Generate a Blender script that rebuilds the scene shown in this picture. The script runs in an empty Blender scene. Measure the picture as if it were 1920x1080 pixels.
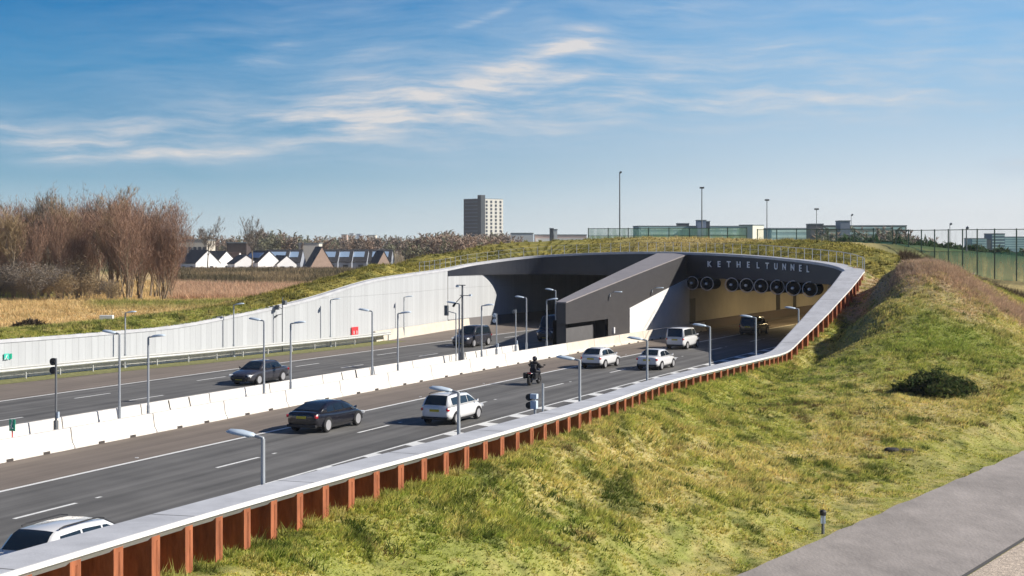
import bpy, bmesh, math, random
import numpy as np
from mathutils import Vector, Matrix, Euler
random.seed(7); np.random.seed(7)
scene = bpy.context.scene
EXPO = 0.30
COL = scene.collection
F = 2750.0; H = 9.2; HY = 455.0
PI = math.pi

# ---------------------------------------------------------------- materials
def srgb(r, g, b):
    f = lambda c: (c/255/12.92) if c/255 <= 0.04045 else ((c/255+0.055)/1.055)**2.4
    return (f(r), f(g), f(b), 1.0)
MATS = {}
def mat(name, col, rough=0.6, metal=0.0, var=0.0, scale=3.0, bump=0.0, bscale=20.0, spec=0.5, stretch=(1, 1, 1), coat=0.0, emis=None, estr=0.0, detail=6):
    if name in MATS: return MATS[name]
    m = bpy.data.materials.new(name); m.use_nodes = True
    nt = m.node_tree; N = nt.nodes; L = nt.links
    b = N['Principled BSDF']
    b.inputs['Base Color'].default_value = col if len(col) == 4 else (*col, 1)
    b.inputs['Roughness'].default_value = rough
    b.inputs['Metallic'].default_value = metal
    b.inputs['Specular IOR Level'].default_value = spec
    b.inputs['Coat Weight'].default_value = coat
    if emis:
        b.inputs['Emission Color'].default_value = (*emis, 1); b.inputs['Emission Strength'].default_value = estr
    if var > 0 or bump > 0:
        tc = N.new('ShaderNodeTexCoord'); mp = N.new('ShaderNodeMapping'); mp.inputs['Scale'].default_value = stretch
        L.new(tc.outputs['Object'], mp.inputs['Vector'])
    if var > 0:
        n = N.new('ShaderNodeTexNoise'); n.inputs['Scale'].default_value = scale; n.inputs['Detail'].default_value = detail; n.inputs['Roughness'].default_value = 0.65
        L.new(mp.outputs[0], n.inputs['Vector'])
        r = N.new('ShaderNodeMapRange'); r.inputs['From Min'].default_value = 0.3; r.inputs['From Max'].default_value = 0.7
        r.inputs['To Min'].default_value = 1-var; r.inputs['To Max'].default_value = 1+var
        L.new(n.outputs['Fac'], r.inputs['Value'])
        mx = N.new('ShaderNodeVectorMath'); mx.operation = 'MULTIPLY'
        mx.inputs[0].default_value = tuple(b.inputs['Base Color'].default_value)[:3]
        L.new(r.outputs[0], mx.inputs[1]); L.new(mx.outputs[0], b.inputs['Base Color'])
    if bump > 0:
        n2 = N.new('ShaderNodeTexNoise'); n2.inputs['Scale'].default_value = bscale; n2.inputs['Detail'].default_value = 5
        L.new(mp.outputs[0], n2.inputs['Vector'])
        bp = N.new('ShaderNodeBump'); bp.inputs['Strength'].default_value = bump; bp.inputs['Distance'].default_value = 0.05
        L.new(n2.outputs['Fac'], bp.inputs['Height']); L.new(bp.outputs[0], b.inputs['Normal'])
    MATS[name] = m
    return m

def glass(name, col=(0.012, 0.02, 0.028), rough=0.06):
    return mat(name, (*col, 1), rough=rough, spec=0.8)

# ---------------------------------------------------------------- mesh builder
class MB:
    def __init__(s): s.v = []; s.f = []; s.m = []; s.cur = 0
    def add(s, vs, fs):
        o = len(s.v); s.v += [tuple(p) for p in vs]
        for f in fs: s.f.append(tuple(i+o for i in f)); s.m.append(s.cur)
        return s
    def box(s, c, size, M=None):
        x, y, z = [k/2 for k in size]
        vs = [Vector((sx*x, sy*y, sz*z)) for sz in (-1, 1) for sy in (-1, 1) for sx in (-1, 1)]
        if M is not None: vs = [M @ v for v in vs]
        c = Vector(c)
        return s.add([v+c for v in vs], [(0, 2, 3, 1), (4, 5, 7, 6), (0, 1, 5, 4), (2, 6, 7, 3), (0, 4, 6, 2), (1, 3, 7, 5)])
    def prism(s, poly, vec):
        n = len(poly); vec = Vector(vec)
        a = [Vector(p) for p in poly]; b = [p+vec for p in a]
        return s.add(a+b, [tuple(reversed(range(n))), tuple(range(n, 2*n))]+[(i, (i+1) % n, n+(i+1) % n, n+i) for i in range(n)])
    def tube(s, pts, rad, n=8, caps=True):
        pts = [Vector(p) for p in pts]
        if not hasattr(rad, '__len__'): rad = [rad]*len(pts)
        vs = []; fs = []
        for i, p in enumerate(pts):
            d = (pts[min(i+1, len(pts)-1)]-pts[max(i-1, 0)]).normalized()
            up = Vector((0, 0, 1)) if abs(d.z) < 0.9 else Vector((1, 0, 0))
            a = d.cross(up).normalized(); b = d.cross(a)
            for k in range(n):
                t = 2*PI*k/n; vs.append(p+(a*math.cos(t)+b*math.sin(t))*rad[i])
        for i in range(len(pts)-1):
            for k in range(n): fs.append((i*n+k, i*n+(k+1) % n, (i+1)*n+(k+1) % n, (i+1)*n+k))
        if caps: fs.append(tuple(reversed(range(n)))); fs.append(tuple((len(pts)-1)*n+k for k in range(n)))
        return s.add(vs, fs)
    def lathe(s, prof, n=20, M=None, c=(0, 0, 0)):  # prof: (r,h) around local z
        vs = []; fs = []; c = Vector(c)
        for r, h in prof:
            for k in range(n):
                t = 2*PI*k/n; v = Vector((r*math.cos(t), r*math.sin(t), h))
                if M is not None: v = M @ v
                vs.append(v+c)
        for i in range(len(prof)-1):
            for k in range(n): fs.append((i*n+k, i*n+(k+1) % n, (i+1)*n+(k+1) % n, (i+1)*n+k))
        fs.append(tuple(reversed(range(n)))); fs.append(tuple((len(prof)-1)*n+k for k in range(n)))
        return s.add(vs, fs)
    def loft(s, secs, closed=True, caps=True):
        n = len(secs[0]); vs = [p for q in secs for p in q]; fs = []
        for i in range(len(secs)-1):
            for k in range(n if closed else n-1): fs.append((i*n+k, i*n+(k+1) % n, (i+1)*n+(k+1) % n, (i+1)*n+k))
        if caps and closed: fs.append(tuple(reversed(range(n)))); fs.append(tuple((len(secs)-1)*n+k for k in range(n)))
        return s.add(vs, fs)
    def build(s, name, m, parent=None, local=False, smooth=False, bevel=0, subs=0, fix=True):
        me = bpy.data.meshes.new(name)
        vs = s.v
        if parent is not None and not local:
            o = parent.location; vs = [(x-o[0], y-o[1], z-o[2]) for x, y, z in vs]
        me.from_pydata(vs, [], s.f)
        ms = m if isinstance(m, (list, tuple)) else [m]
        for k in ms: me.materials.append(k)
        if len(ms) > 1: me.polygons.foreach_set('material_index', s.m)
        if fix:
            bm = bmesh.new(); bm.from_mesh(me); bmesh.ops.recalc_face_normals(bm, faces=bm.faces); bm.to_mesh(me); bm.free()
        if smooth: me.polygons.foreach_set('use_smooth', [True]*len(me.polygons))
        ob = bpy.data.objects.new(name, me); COL.objects.link(ob)
        if parent is not None: ob.parent = parent
        if bevel:
            b = ob.modifiers.new('Bevel', 'BEVEL'); b.width = bevel; b.segments = 2; b.limit_method = 'ANGLE'
        if subs:
            b = ob.modifiers.new('Subdivision', 'SUBSURF'); b.levels = subs; b.render_levels = subs
        return ob

def tag(o, label=None, cat=None, group=None, kind=None):
    if label: o['label'] = label
    if cat: o['category'] = cat
    if group: o['group'] = group
    if kind: o['kind'] = kind
    return o
def empty(name, loc, label=None, cat=None, group=None, rz=0.0):
    o = bpy.data.objects.new(name, None); COL.objects.link(o)
    o.empty_display_size = 0.2; o.location = loc; o.rotation_euler = (0, 0, rz)
    return tag(o, label, cat, group)
def dup(o, parent=None):
    c = o.copy(); COL.objects.link(c)
    if parent is not None: c.parent = parent
    for ch in list(o.children): dup(ch, c)
    return c
ORD = ['first', 'second', 'third', 'fourth', 'fifth', 'sixth', 'seventh', 'eighth', 'ninth', 'tenth', 'eleventh', 'twelfth', 'thirteenth', 'fourteenth', 'fifteenth', 'sixteenth', 'seventeenth', 'eighteenth', 'nineteenth', 'twentieth'] + ['twenty-'+w for w in ('first', 'second', 'third', 'fourth', 'fifth', 'sixth', 'seventh', 'eighth', 'ninth')]+['thirtieth']

# ---------------------------------------------------------------- road alignment
def slope(Y): return 0.357+0.00091*min(Y, 165)
def Cx(Y):
    y = min(Y, 165); c = -18.9+0.357*(y-54.2)+0.000455*(y*y-54.2**2)
    return c+(Y-y)*slope(165)
def road(Y, d, z=0.0):
    m = slope(Y); cs = 1/math.sqrt(1+m*m); sn = m*cs
    return Vector((Cx(Y)+d*cs, Y-d*sn, z))
def rdir(Y):
    m = slope(Y); cs = 1/math.sqrt(1+m*m); return Vector((m*cs, cs, 0))
def y_at(px, d):
    lo, hi = 20.0, 300.0; k = (px-960)/F
    f = lambda Y: road(Y, d).x-k*road(Y, d).y
    for _ in range(50):
        mid = (lo+hi)/2
        if f(mid) > 0: hi = mid
        else: lo = mid
    return lo
# arc length table
_Y = [i*0.5 for i in range(-160, 900)]; _S = [0.0]
for i in range(1, len(_Y)): _S.append(_S[-1]+0.5*math.sqrt(1+slope(_Y[i])**2))
def s_of(Y): return float(np.interp(Y, _Y, _S))
def y_of(s): return float(np.interp(s, _S, _Y))

# ---------------------------------------------------------------- ring (edge of the sunken motorway and tunnel mouth)
def ringpt(px, Y, Z): return ((px-960)/F*Y, Y, Z)
K = []
for Y in (-70, -40, -10, 10): K.append((*road(Y, 20.6)[:2], 4.0))
K += [ringpt(0, 24.9, 3.9)]
for px, Y, Z in ((500, 35.4, 3.4), (877, 46.6, 3.2), (1098, 59.2, 2.88), (1222, 71.2, 2.58), (1339, 82.6, 2.33), (1410, 90.5, 2.2), (1436, 94.6, 2.1), (1449, 96.6, 2.15), (1470, 99.6, 2.72)): K.append(ringpt(px, Y, Z))
for px, Y, Z in ((1500, 104, 3.66), (1530, 108.7, 4.74), (1558, 113.5, 5.82), (1576, 118, 6.7), (1580, 121.5, 7.0), (1562, 124.6, 7.28), (1525, 129.2, 7.53), (1480, 134, 7.72), (1400, 142, 8.0), (1300, 150, 8.2), (1200, 158, 8.22), (1100, 164, 8.05), (1000, 166, 7.69), (900, 163, 7.0), (840, 156, 6.45), (770, 146, 6.1), (700, 137.5, 5.72), (560, 126.5, 4.14), (440, 119.3, 3.34), (330, 113.4, 2.82), (200, 107.6, 2.67), (0, 99, 2.65), (-300, 88, 2.65)): K.append(ringpt(px, Y, Z))
for Y in (60, 20, -20, -70): K.append((*road(Y, -32)[:2], 2.7))
K = [Vector(p) for p in K]
def catmull(P, step=0.5):
    out = []
    for i in range(len(P)-1):
        p0 = P[max(i-1, 0)]; p1 = P[i]; p2 = P[i+1]; p3 = P[min(i+2, len(P)-1)]
        # centripetal-like: scale tangents by chord
        d1 = (p2-p1).length; d0 = max((p1-p0).length, 1e-6); d2 = max((p3-p2).length, 1e-6)
        t1 = ((p1-p0)/d0*d1+(p2-p1)/d1*d0)/(d0+d1) if i > 0 else (p2-p1)/d1
        t2 = ((p2-p1)/d1*d2+(p3-p2)/d2*d1)/(d1+d2) if i < len(P)-2 else (p2-p1)/d1
        n = max(1, int(d1/step))
        for k in range(n):
            t = k/n; a = 2*t**3-3*t*t+1; b = t**3-2*t*t+t; c = -2*t**3+3*t*t; e = t**3-t*t
            out.append(p1*a+t1*d1*b+p2*c+t2*d1*e)
    out.append(P[-1]); return out
RING = catmull(K, 0.5)
NR = len(RING)
RN = []
for i in range(NR):
    t = RING[min(i+2, NR-1)]-RING[max(i-2, 0)]; t.z = 0; t.normalize(); RN.append(Vector((t.y, -t.x, 0)))
RS = [0.0]
for i in range(1, NR): RS.append(RS[-1]+(RING[i]-RING[i-1]).length)
RPX = [960+F*p.x/p.y if p.y > 1 else -9999 for p in RING]
I_BEND = min(range(NR), key=lambda i: (RING[i]-K[12]).length)     # end of the level right arm
I_TOP = min(range(NR), key=lambda i: (RING[i]-K[18]).length)       # top right corner
I_PL = min(range(NR), key=lambda i: (RING[i]-K[28]).length)        # px 840: left end of the dark fascia
def lerpk(x, xs, ys): return float(np.interp(x, xs, ys))
def capw(i):
    return lerpk(i, [0, I_BEND, I_BEND+20, I_TOP-4, I_TOP+10, I_TOP+26, I_PL, NR], [1.05, 1.12, 1.55, 1.75, 1.3, 0.75, 0.6, 0.5])
def expo(i):   # how far below the cap the outer ground lies
    y = RING[i].y
    if i <= I_TOP: return lerpk(y, [0, 25, 35, 45, 60, 80, 92, 100, 108, 115, 119, 121.5], [1.25, 1.2, 1.05, .85, .72, .64, .66, 1.0, 1.3, 1.35, .9, .15])
    return -0.02
# ---------------------------------------------------------------- terrain
def P3(px, Y, Z): return ((px-960)/F*Y, Y, Z)
def Pz(px, py, Y): return ((px-960)/F*Y, Y, H-(py-HY)*Y/F)
PATHL = [Vector((-20, 4.3)), Vector((6.8, 44)), Vector((24.4, 70)), Vector((43, 95)), Vector((85, 145))]
PZ = -0.8
CT = []
for i in range(0, NR, 24):
    if RING[i].y < -60: continue
    p = RING[i]+RN[i]*3.0
    if i < I_BEND: z = RING[i].z-expo(i)-0.55
    elif i < I_TOP: z = RING[i].z-expo(i)-0.9
    else: z = RING[i].z+0.35
    CT.append((p.x, p.y, z))
CT += [P3(1543, 50.3, -.55), Pz(1000, 1020, 40), Pz(1300, 898, 55), Pz(1500, 822, 68), Pz(1200, 850, 57), Pz(1400, 760, 74), Pz(1400, 850, 62), Pz(700, 1060, 34.5),
       Pz(1702, 494, 112), Pz(1692, 525, 106.5), Pz(1652, 572, 100.5), Pz(1600, 645, 93), Pz(1545, 690, 87.5), Pz(1480, 735, 80),
       Pz(1760, 560, 103), Pz(1750, 640, 92), Pz(1800, 505, 112), Pz(1850, 545, 110), Pz(1920, 592, 108), Pz(2000, 640, 104), Pz(1900, 660, 92), Pz(1920, 735, 80),
       Pz(1800, 700, 84), Pz(1650, 720, 82), Pz(1600, 770, 74), Pz(1755, 745, 79), Pz(1700, 830, 68), Pz(1850, 800, 73), (10, 30, -.6), (0, 20, -.6), (-5, 10, -.4), (20, 50, -.8), (30, 70, -.8), (45, 90, .5), (60, 80, -.5),
       Pz(1650, 476, 130), Pz(1620, 470, 134), Pz(1720, 500, 128), Pz(1800, 540, 140), Pz(1900, 560, 150), Pz(2000, 600, 150), Pz(1850, 532, 160),
       Pz(1600, 459, 146), Pz(1500, 453, 158), Pz(1400, 451, 164), Pz(1300, 450.5, 169), Pz(1200, 450.5, 174), Pz(1100, 451, 181), Pz(1000, 454, 184), Pz(900, 463, 180), Pz(800, 479, 166),
       Pz(700, 499, 151), Pz(560, 537, 138), Pz(440, 568, 129), Pz(340, 588, 122.5), Pz(150, 609, 115), Pz(0, 621, 109),
       P3(1700, 185, 8.6), P3(1500, 200, 9.0), P3(1300, 210, 9.0), P3(1100, 210, 8.6), P3(950, 205, 7.5), P3(700, 180, 3.5), P3(560, 165, 1.6), P3(440, 150, 1.3), P3(200, 140, 1.2), P3(0, 135, 1.1), P3(-200, 130, 1), P3(340, 150, 1.1),
       P3(0, 170, 1), P3(400, 180, 1), P3(200, 200, 1), P3(600, 220, 1), P3(-200, 200, 1), P3(850, 240, 2), P3(1750, 170, 4.9), P3(1850, 170, 4.7), P3(1920, 168, 4.6), P3(2050, 165, 4.6), P3(1700, 240, 6), P3(1900, 230, 4.6), P3(2200, 150, 3)]
for v, dd in ((0, 0), (1, 0), (2, 0), (3, 0)):
    a = PATHL[v]; CT.append((a.x, a.y, PZ)); CT.append((a.x+5, a.y-3.5, PZ))
CT = np.array(CT)
def _phi(r2): return np.where(r2 > 1e-9, r2*np.log(r2+1e-12), 0)
n_ = len(CT)
A_ = np.zeros((n_+3, n_+3)); sc_ = 50.0
XY_ = CT[:, :2]/sc_
A_[:n_, :n_] = _phi(((XY_[:, None, :]-XY_[None, :, :])**2).sum(-1))+np.eye(n_)*0.0008
A_[:n_, n_] = 1; A_[:n_, n_+1:] = XY_; A_[n_, :n_] = 1; A_[n_+1:, :n_] = XY_.T
W_ = np.linalg.solve(A_, np.concatenate([CT[:, 2], np.zeros(3)]))
def tps(X, Y):
    q = np.stack([X, Y], -1)/sc_; out = np.zeros(len(X))
    for a in range(0, len(X), 20000):
        b = q[a:a+20000]; out[a:a+20000] = _phi(((b[:, None, :]-XY_[None])**2).sum(-1)) @ W_[:n_]+W_[n_]+b @ W_[n_+1:]
    return out
def sst(x, a, b):
    t = np.clip((x-a)/(b-a), 0, 1); return t*t*(3-2*t)
# value noise in numpy
_G = np.random.RandomState(3).rand(256, 256)
def vn(x, y):
    xi = np.floor(x).astype(int); yi = np.floor(y).astype(int); fx = x-xi; fy = y-yi
    fx = fx*fx*(3-2*fx); fy = fy*fy*(3-2*fy); g = lambda a, b: _G[a % 256, b % 256]
    return (g(xi, yi)*(1-fx)+g(xi+1, yi)*fx)*(1-fy)+(g(xi, yi+1)*(1-fx)+g(xi+1, yi+1)*fx)*fy
def fbm(x, y, o=4):
    s = 0; a = .5
    for k in range(o): s = s+a*vn(x*2**k+17*k, y*2**k+31*k); a *= .5
    return s/(1-.5**o)
def seg_dist(X, Y, pts):
    d = np.full(len(X), 1e9)
    for a, b in zip(pts[:-1], pts[1:]):
        ab = b-a; l2 = ab.x**2+ab.y**2; t = np.clip(((X-a.x)*ab.x+(Y-a.y)*ab.y)/l2, 0, 1)
        d = np.minimum(d, np.hypot(X-a.x-t*ab.x, Y-a.y-t*ab.y))
    return d
def path_off(X, Y):   # signed offset to the right of the path's left edge
    best = np.full(len(X), 1e9); sg = np.zeros(len(X))
    for a, b in zip(PATHL[:-1], PATHL[1:]):
        ab = (b-a); l = ab.length; u = ab/l
        t = (X-a.x)*u.x+(Y-a.y)*u.y; t = np.clip(t, 0, l)
        dx = X-a.x-t*u.x; dy = Y-a.y-t*u.y; d = np.hypot(dx, dy); s = dx*u.y-dy*u.x
        m = d < best; best = np.where(m, d, best); sg = np.where(m, np.where(s >= 0, d, -d), sg)
    return sg
def smooth_z(X, Y):
    z = tps(X, Y)
    base = np.where(X > 20, 0.0, 1.0)
    base = np.where(Y < 30, -0.3, base)
    r = np.hypot((X-5), (Y-120)*0.8)
    w = 1-sst(r, 95, 170)
    z = base*(1-w)+z*w
    po = path_off(X, Y)
    # flat shelf for the path and everything right of it
    near = 1-sst(Y, 86, 100)
    wp = sst(po, -2.5, 0.0)*near
    z = z*(1-wp)+PZ*wp
    return z
def bumps(X, Y):
    a = (fbm(X*.9+Y*.25, Y*.55, 3)-.5)*.20+(fbm(X*1.9+3, Y*1.5, 2)-.5)*.22
    return a
RA = np.array([[p.x, p.y, p.z] for p in RING]); RNA = np.array([[p.x, p.y] for p in RN])
def terrain(X, Y, detail=True):
    X = np.asarray(X, float); Y = np.asarray(Y, float)
    z = smooth_z(X, Y)
    idx = np.zeros(len(X), int); dist = np.zeros(len(X))
    sub = RA[::2]
    for a in range(0, len(X), 8000):
        d2 = (X[a:a+8000, None]-sub[None, :, 0])**2+(Y[a:a+8000, None]-sub[None, :, 1])**2
        k = d2.argmin(1); idx[a:a+8000] = np.minimum(k*2, NR-1); dist[a:a+8000] = np.sqrt(d2[np.arange(len(k)), k])
    ex = np.array([expo(i) for i in range(NR)])
    ze = RA[idx, 2]-ex[idx]
    cw = np.array([capw(i) for i in range(NR)])[idx]
    w = sst(dist, cw, cw+2.2)
    z = ze*(1-w)+z*w
    if detail:
        po = path_off(X, Y); amp = np.where(idx > I_TOP, sst(dist, cw+.2, cw+2), 0.25+0.75*sst(dist, cw, cw+1.5))*(1-sst(po, -1.5, -.2))
        far = 1-sst(np.hypot(X, Y), 260, 400)
        z = z+bumps(X, Y)*amp*far
    return z, dist, idx
def ter1(x, y): return float(terrain(np.array([x]), np.array([y]), False)[0][0])
# ================================================================ GROUND
G_OL = np.array([.34, .335, .095]); G_GR = np.array([.21, .27, .06]); G_ST = np.array([.54, .43, .20]); G_BR = np.array([.44, .32, .21]); G_DK = np.array([.07, .10, .022]); G_TAN = np.array([.66, .48, .24]); G_PINK = np.array([.60, .40, .25])
def mixc(a, b, w): return a*(1-w[:, None])+b*w[:, None]
def gcol(X, Y, Z):
    px = 960+F*X/np.maximum(Y, 1); py = HY-F*(Z-H)/np.maximum(Y, 1)
    n1 = fbm(X*.12+5, Y*.12+9, 4); n2 = fbm(X*.55+40, Y*.4+3, 3); n3 = fbm(X*2.1, Y*1.3+7, 2)
    c = np.tile(G_OL, (len(X), 1))
    c = mixc(c, G_GR, sst(n2, .50, .68)*.45)
    c = mixc(c, G_ST, np.clip(sst(n1*.45+n3*.55, .44, .66)*.55, 0, 1))
    c = mixc(c, G_DK, sst(fbm(X*1.6+90, Y*1.1+20, 3), .60, .70)*.7)
    right = (X > Cxv(Y)+10) & (Y < 150)
    # straw drier strip near path
    po = path_off(X, Y)
    ws = np.exp(-((po+6)/4.0)**2)*sst(Y, 45, 52)*(Y < 110)
    c = mixc(c, G_ST, np.where(right, ws*sst(n2, .35, .6)*.75, 0))
    # green hill flank
    wg = np.exp(-((X-28)/6.5)**2-((Y-93)/8)**2); c = mixc(c, np.array([.20, .25, .05]), wg*.75)
    # reddish brown dead growth along the ridge
    ridge = [Vector((27.5, 118)), Vector((30, 110)), Vector((34, 108)), Vector((38, 107)), Vector((45, 103))]
    dr = seg_dist(X, Y, ridge); wr = 1-sst(dr+(n2-.5)*5, 3.2, 6.5); c = mixc(c, G_BR, wr*sst(n3, .2, .5)*.9)
    wr2 = np.exp(-((X-31)/3.4)**2-((Y-101)/4)**2); c = mixc(c, G_BR, wr2*sst(n2, .35, .55)*.8)
    wl = np.exp(-(seg_dist(X, Y, [Vector((29, 108)), Vector((24.5, 99)), Vector((20.5, 92))])/2.2)**2); c = mixc(c, G_ST*.8, wl*.55)
    # foot of the dark mound
    dm = np.hypot(X-22.9, (Y-79)*1.0)
    # --- tunnel roof and left bank: olive with yellow moss
    roof = (Y > 123)
    c = np.where((roof & (X > -60))[:, None], mixc(mixc(np.tile(np.array([.22, .21, .055]), (len(X), 1)), np.array([.40, .34, .09]), sst(n3*.6+n2*.4, .42, .6)), np.array([.10, .10, .03]), sst(fbm(X*1.7, Y*1.7+50, 2), .58, .7)*.6), c)
    wt = sst(X, 8, 22)*sst(Y, 150, 163)*(Y < 260); c = mixc(c, G_ST*1.05, wt*.8)
    c = mixc(c, np.array([.07, .12, .045]), sst(px, 1600, 1700)*sst(Y, 168, 190)*(X > 20)); c = mixc(c, np.array([.09, .13, .06]), (Y > 215)*(X > 5)*1.0)
    # left field
    lf = (X < 0) & (Y > 108)
    fieldw = np.where(X < 0, sst(Y-(np.interp(px, [-400, 0, 340, 640, 860], [106, 110, 122, 146, 178])), 0, 7), 0)
    fld = mixc(np.tile(G_TAN, (len(X), 1)), np.array([.22, .26, .06]), np.clip(sst(fbm(X*.03+2, Y*.045, 3), .52, .66)+np.exp(-((Y-196)/13)**2)*sst(px, 140, 200)*1.0, 0, 1))
    fld = mixc(fld, np.array([.36, .27, .10]), sst(n2, .4, .6)*.5)
    fld = mixc(fld, G_PINK, sst(Y, 215, 235)*sst(px, 320, 350)*.9)
    fld = mixc(fld, np.array([.11, .10, .05]), sst(Y, 400, 440)*.8)
    c = mixc(c, fld, fieldw)
    # dark ditch beyond the ridge on the right
    wd = sst(px, 1740, 1800)*sst(Y, 122, 135)*(1-sst(Y, 156, 164)); c = mixc(c, np.array([.06, .05, .025]), wd)
    return np.clip(c, .01, 1)
def Cxv(Y): y = np.minimum(Y, 165); return -18.9+0.357*(y-54.2)+0.000455*(y*y-54.2**2)+(Y-y)*slope(165)

def attr_mat(name, var=.25, scale=6, bump=.6, rough=.9, trans=0.0):
    m = bpy.data.materials.new(name); m.use_nodes = True; nt = m.node_tree; N = nt.nodes; L = nt.links; b = N['Principled BSDF']
    a = N.new('ShaderNodeAttribute'); a.attribute_name = 'Col'; tc = N.new('ShaderNodeTexCoord')
    n = N.new('ShaderNodeTexNoise'); n.inputs['Scale'].default_value = scale; n.inputs['Detail'].default_value = 6; n.inputs['Roughness'].default_value = .7
    L.new(tc.outputs['Object'], n.inputs['Vector'])
    r = N.new('ShaderNodeMapRange'); r.inputs['From Min'].default_value = .3; r.inputs['From Max'].default_value = .7; r.inputs['To Min'].default_value = 1-var; r.inputs['To Max'].default_value = 1+var
    L.new(n.outputs['Fac'], r.inputs['Value']); mx = N.new('ShaderNodeVectorMath'); mx.operation = 'MULTIPLY'
    L.new(a.outputs['Color'], mx.inputs[0]); L.new(r.outputs[0], mx.inputs[1]); L.new(mx.outputs[0], b.inputs['Base Color'])
    b.inputs['Roughness'].default_value = rough; b.inputs['Specular IOR Level'].default_value = .15
    if bump:
        bp = N.new('ShaderNodeBump'); bp.inputs['Strength'].default_value = bump; bp.inputs['Distance'].default_value = .12; L.new(n.outputs['Fac'], bp.inputs['Height']); L.new(bp.outputs[0], b.inputs['Normal'])
    return m
M_GROUND = attr_mat('earth_and_grass', .3, 3.0, .8)
M_GRASS = attr_mat('grass_blades', .12, 1.0, 0)
_nt = M_GRASS.node_tree; _N = _nt.nodes; _tl = _N.new('ShaderNodeBsdfTranslucent'); _mx = _N.new('ShaderNodeMixShader'); _mx.inputs[0].default_value = .42
_src = _N['Principled BSDF'].inputs['Base Color'].links[0].from_socket; _nt.links.new(_src, _tl.inputs['Color']); _nt.links.new(_N['Principled BSDF'].outputs[0], _mx.inputs[1]); _nt.links.new(_tl.outputs[0], _mx.inputs[2]); _nt.links.new(_mx.outputs[0], _N['Material Output'].inputs['Surface'])

def fast_mesh(name, V, Fc, C, m, kind, parent=None, smooth=False, n=None):
    V = np.asarray(V, np.float32); Fc = np.asarray(Fc, np.int32); k = Fc.shape[1]
    me = bpy.data.meshes.new(name); me.vertices.add(len(V)); me.vertices.foreach_set('co', V.ravel())
    me.loops.add(Fc.size); me.loops.foreach_set('vertex_index', Fc.ravel()); me.polygons.add(len(Fc))
    me.polygons.foreach_set('loop_start', np.arange(0, Fc.size, k, dtype=np.int32)); me.polygons.foreach_set('loop_total', np.full(len(Fc), k, np.int32))
    if smooth: me.polygons.foreach_set('use_smooth', np.ones(len(Fc), bool))
    me.update(calc_edges=True)
    if C is not None:
        a = me.color_attributes.new('Col', 'FLOAT_COLOR', 'POINT'); a.data.foreach_set('color', np.concatenate([C, np.ones((len(C), 1))], 1).astype(np.float32).ravel())
    me.materials.append(m); o = bpy.data.objects.new(name, me); COL.objects.link(o)
    if kind: o['kind'] = kind
    return o

rl = [0.0]; st = .3
while rl[-1] < 1300:
    rl.append(rl[-1]+st)
    if rl[-1] > 45: st *= 1.09
    elif rl[-1] > 12: st = min(st*1.03, .75)
rl = np.array(rl); nr = len(rl)
base_r = np.array([capw(i)-(.95 if i < I_TOP else 0.02) for i in range(NR)])
RX = RA[:, 0:1]+RNA[:, 0:1]*(rl[None]+base_r[:, None]); RY = RA[:, 1:2]+RNA[:, 1:2]*(rl[None]+base_r[:, None])
fx, fy = RX.ravel(), RY.ravel(); fz, _, _ = terrain(fx, fy)
gc = gcol(fx, fy, fz)
ii, jj = np.meshgrid(np.arange(NR-1), np.arange(nr-1), indexing='ij'); v0 = (ii*nr+jj).ravel()
ground = fast_mesh('ground', np.stack([fx, fy, fz], 1), np.stack([v0, v0+1, v0+nr+1, v0+nr], 1), gc, M_GROUND, 'structure', smooth=True)
far = MB(); far.add([(-2600, -1500, -2.2), (2600, -1500, -2.2), (2600, 2600, -2.2), (-2600, 2600, -2.2)], [(0, 1, 2, 3)])
far.build('terrain', mat('distant_fields', (.16, .15, .06, 1), .95, var=.5, scale=.004), fix=False)['kind'] = 'structure'

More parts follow.
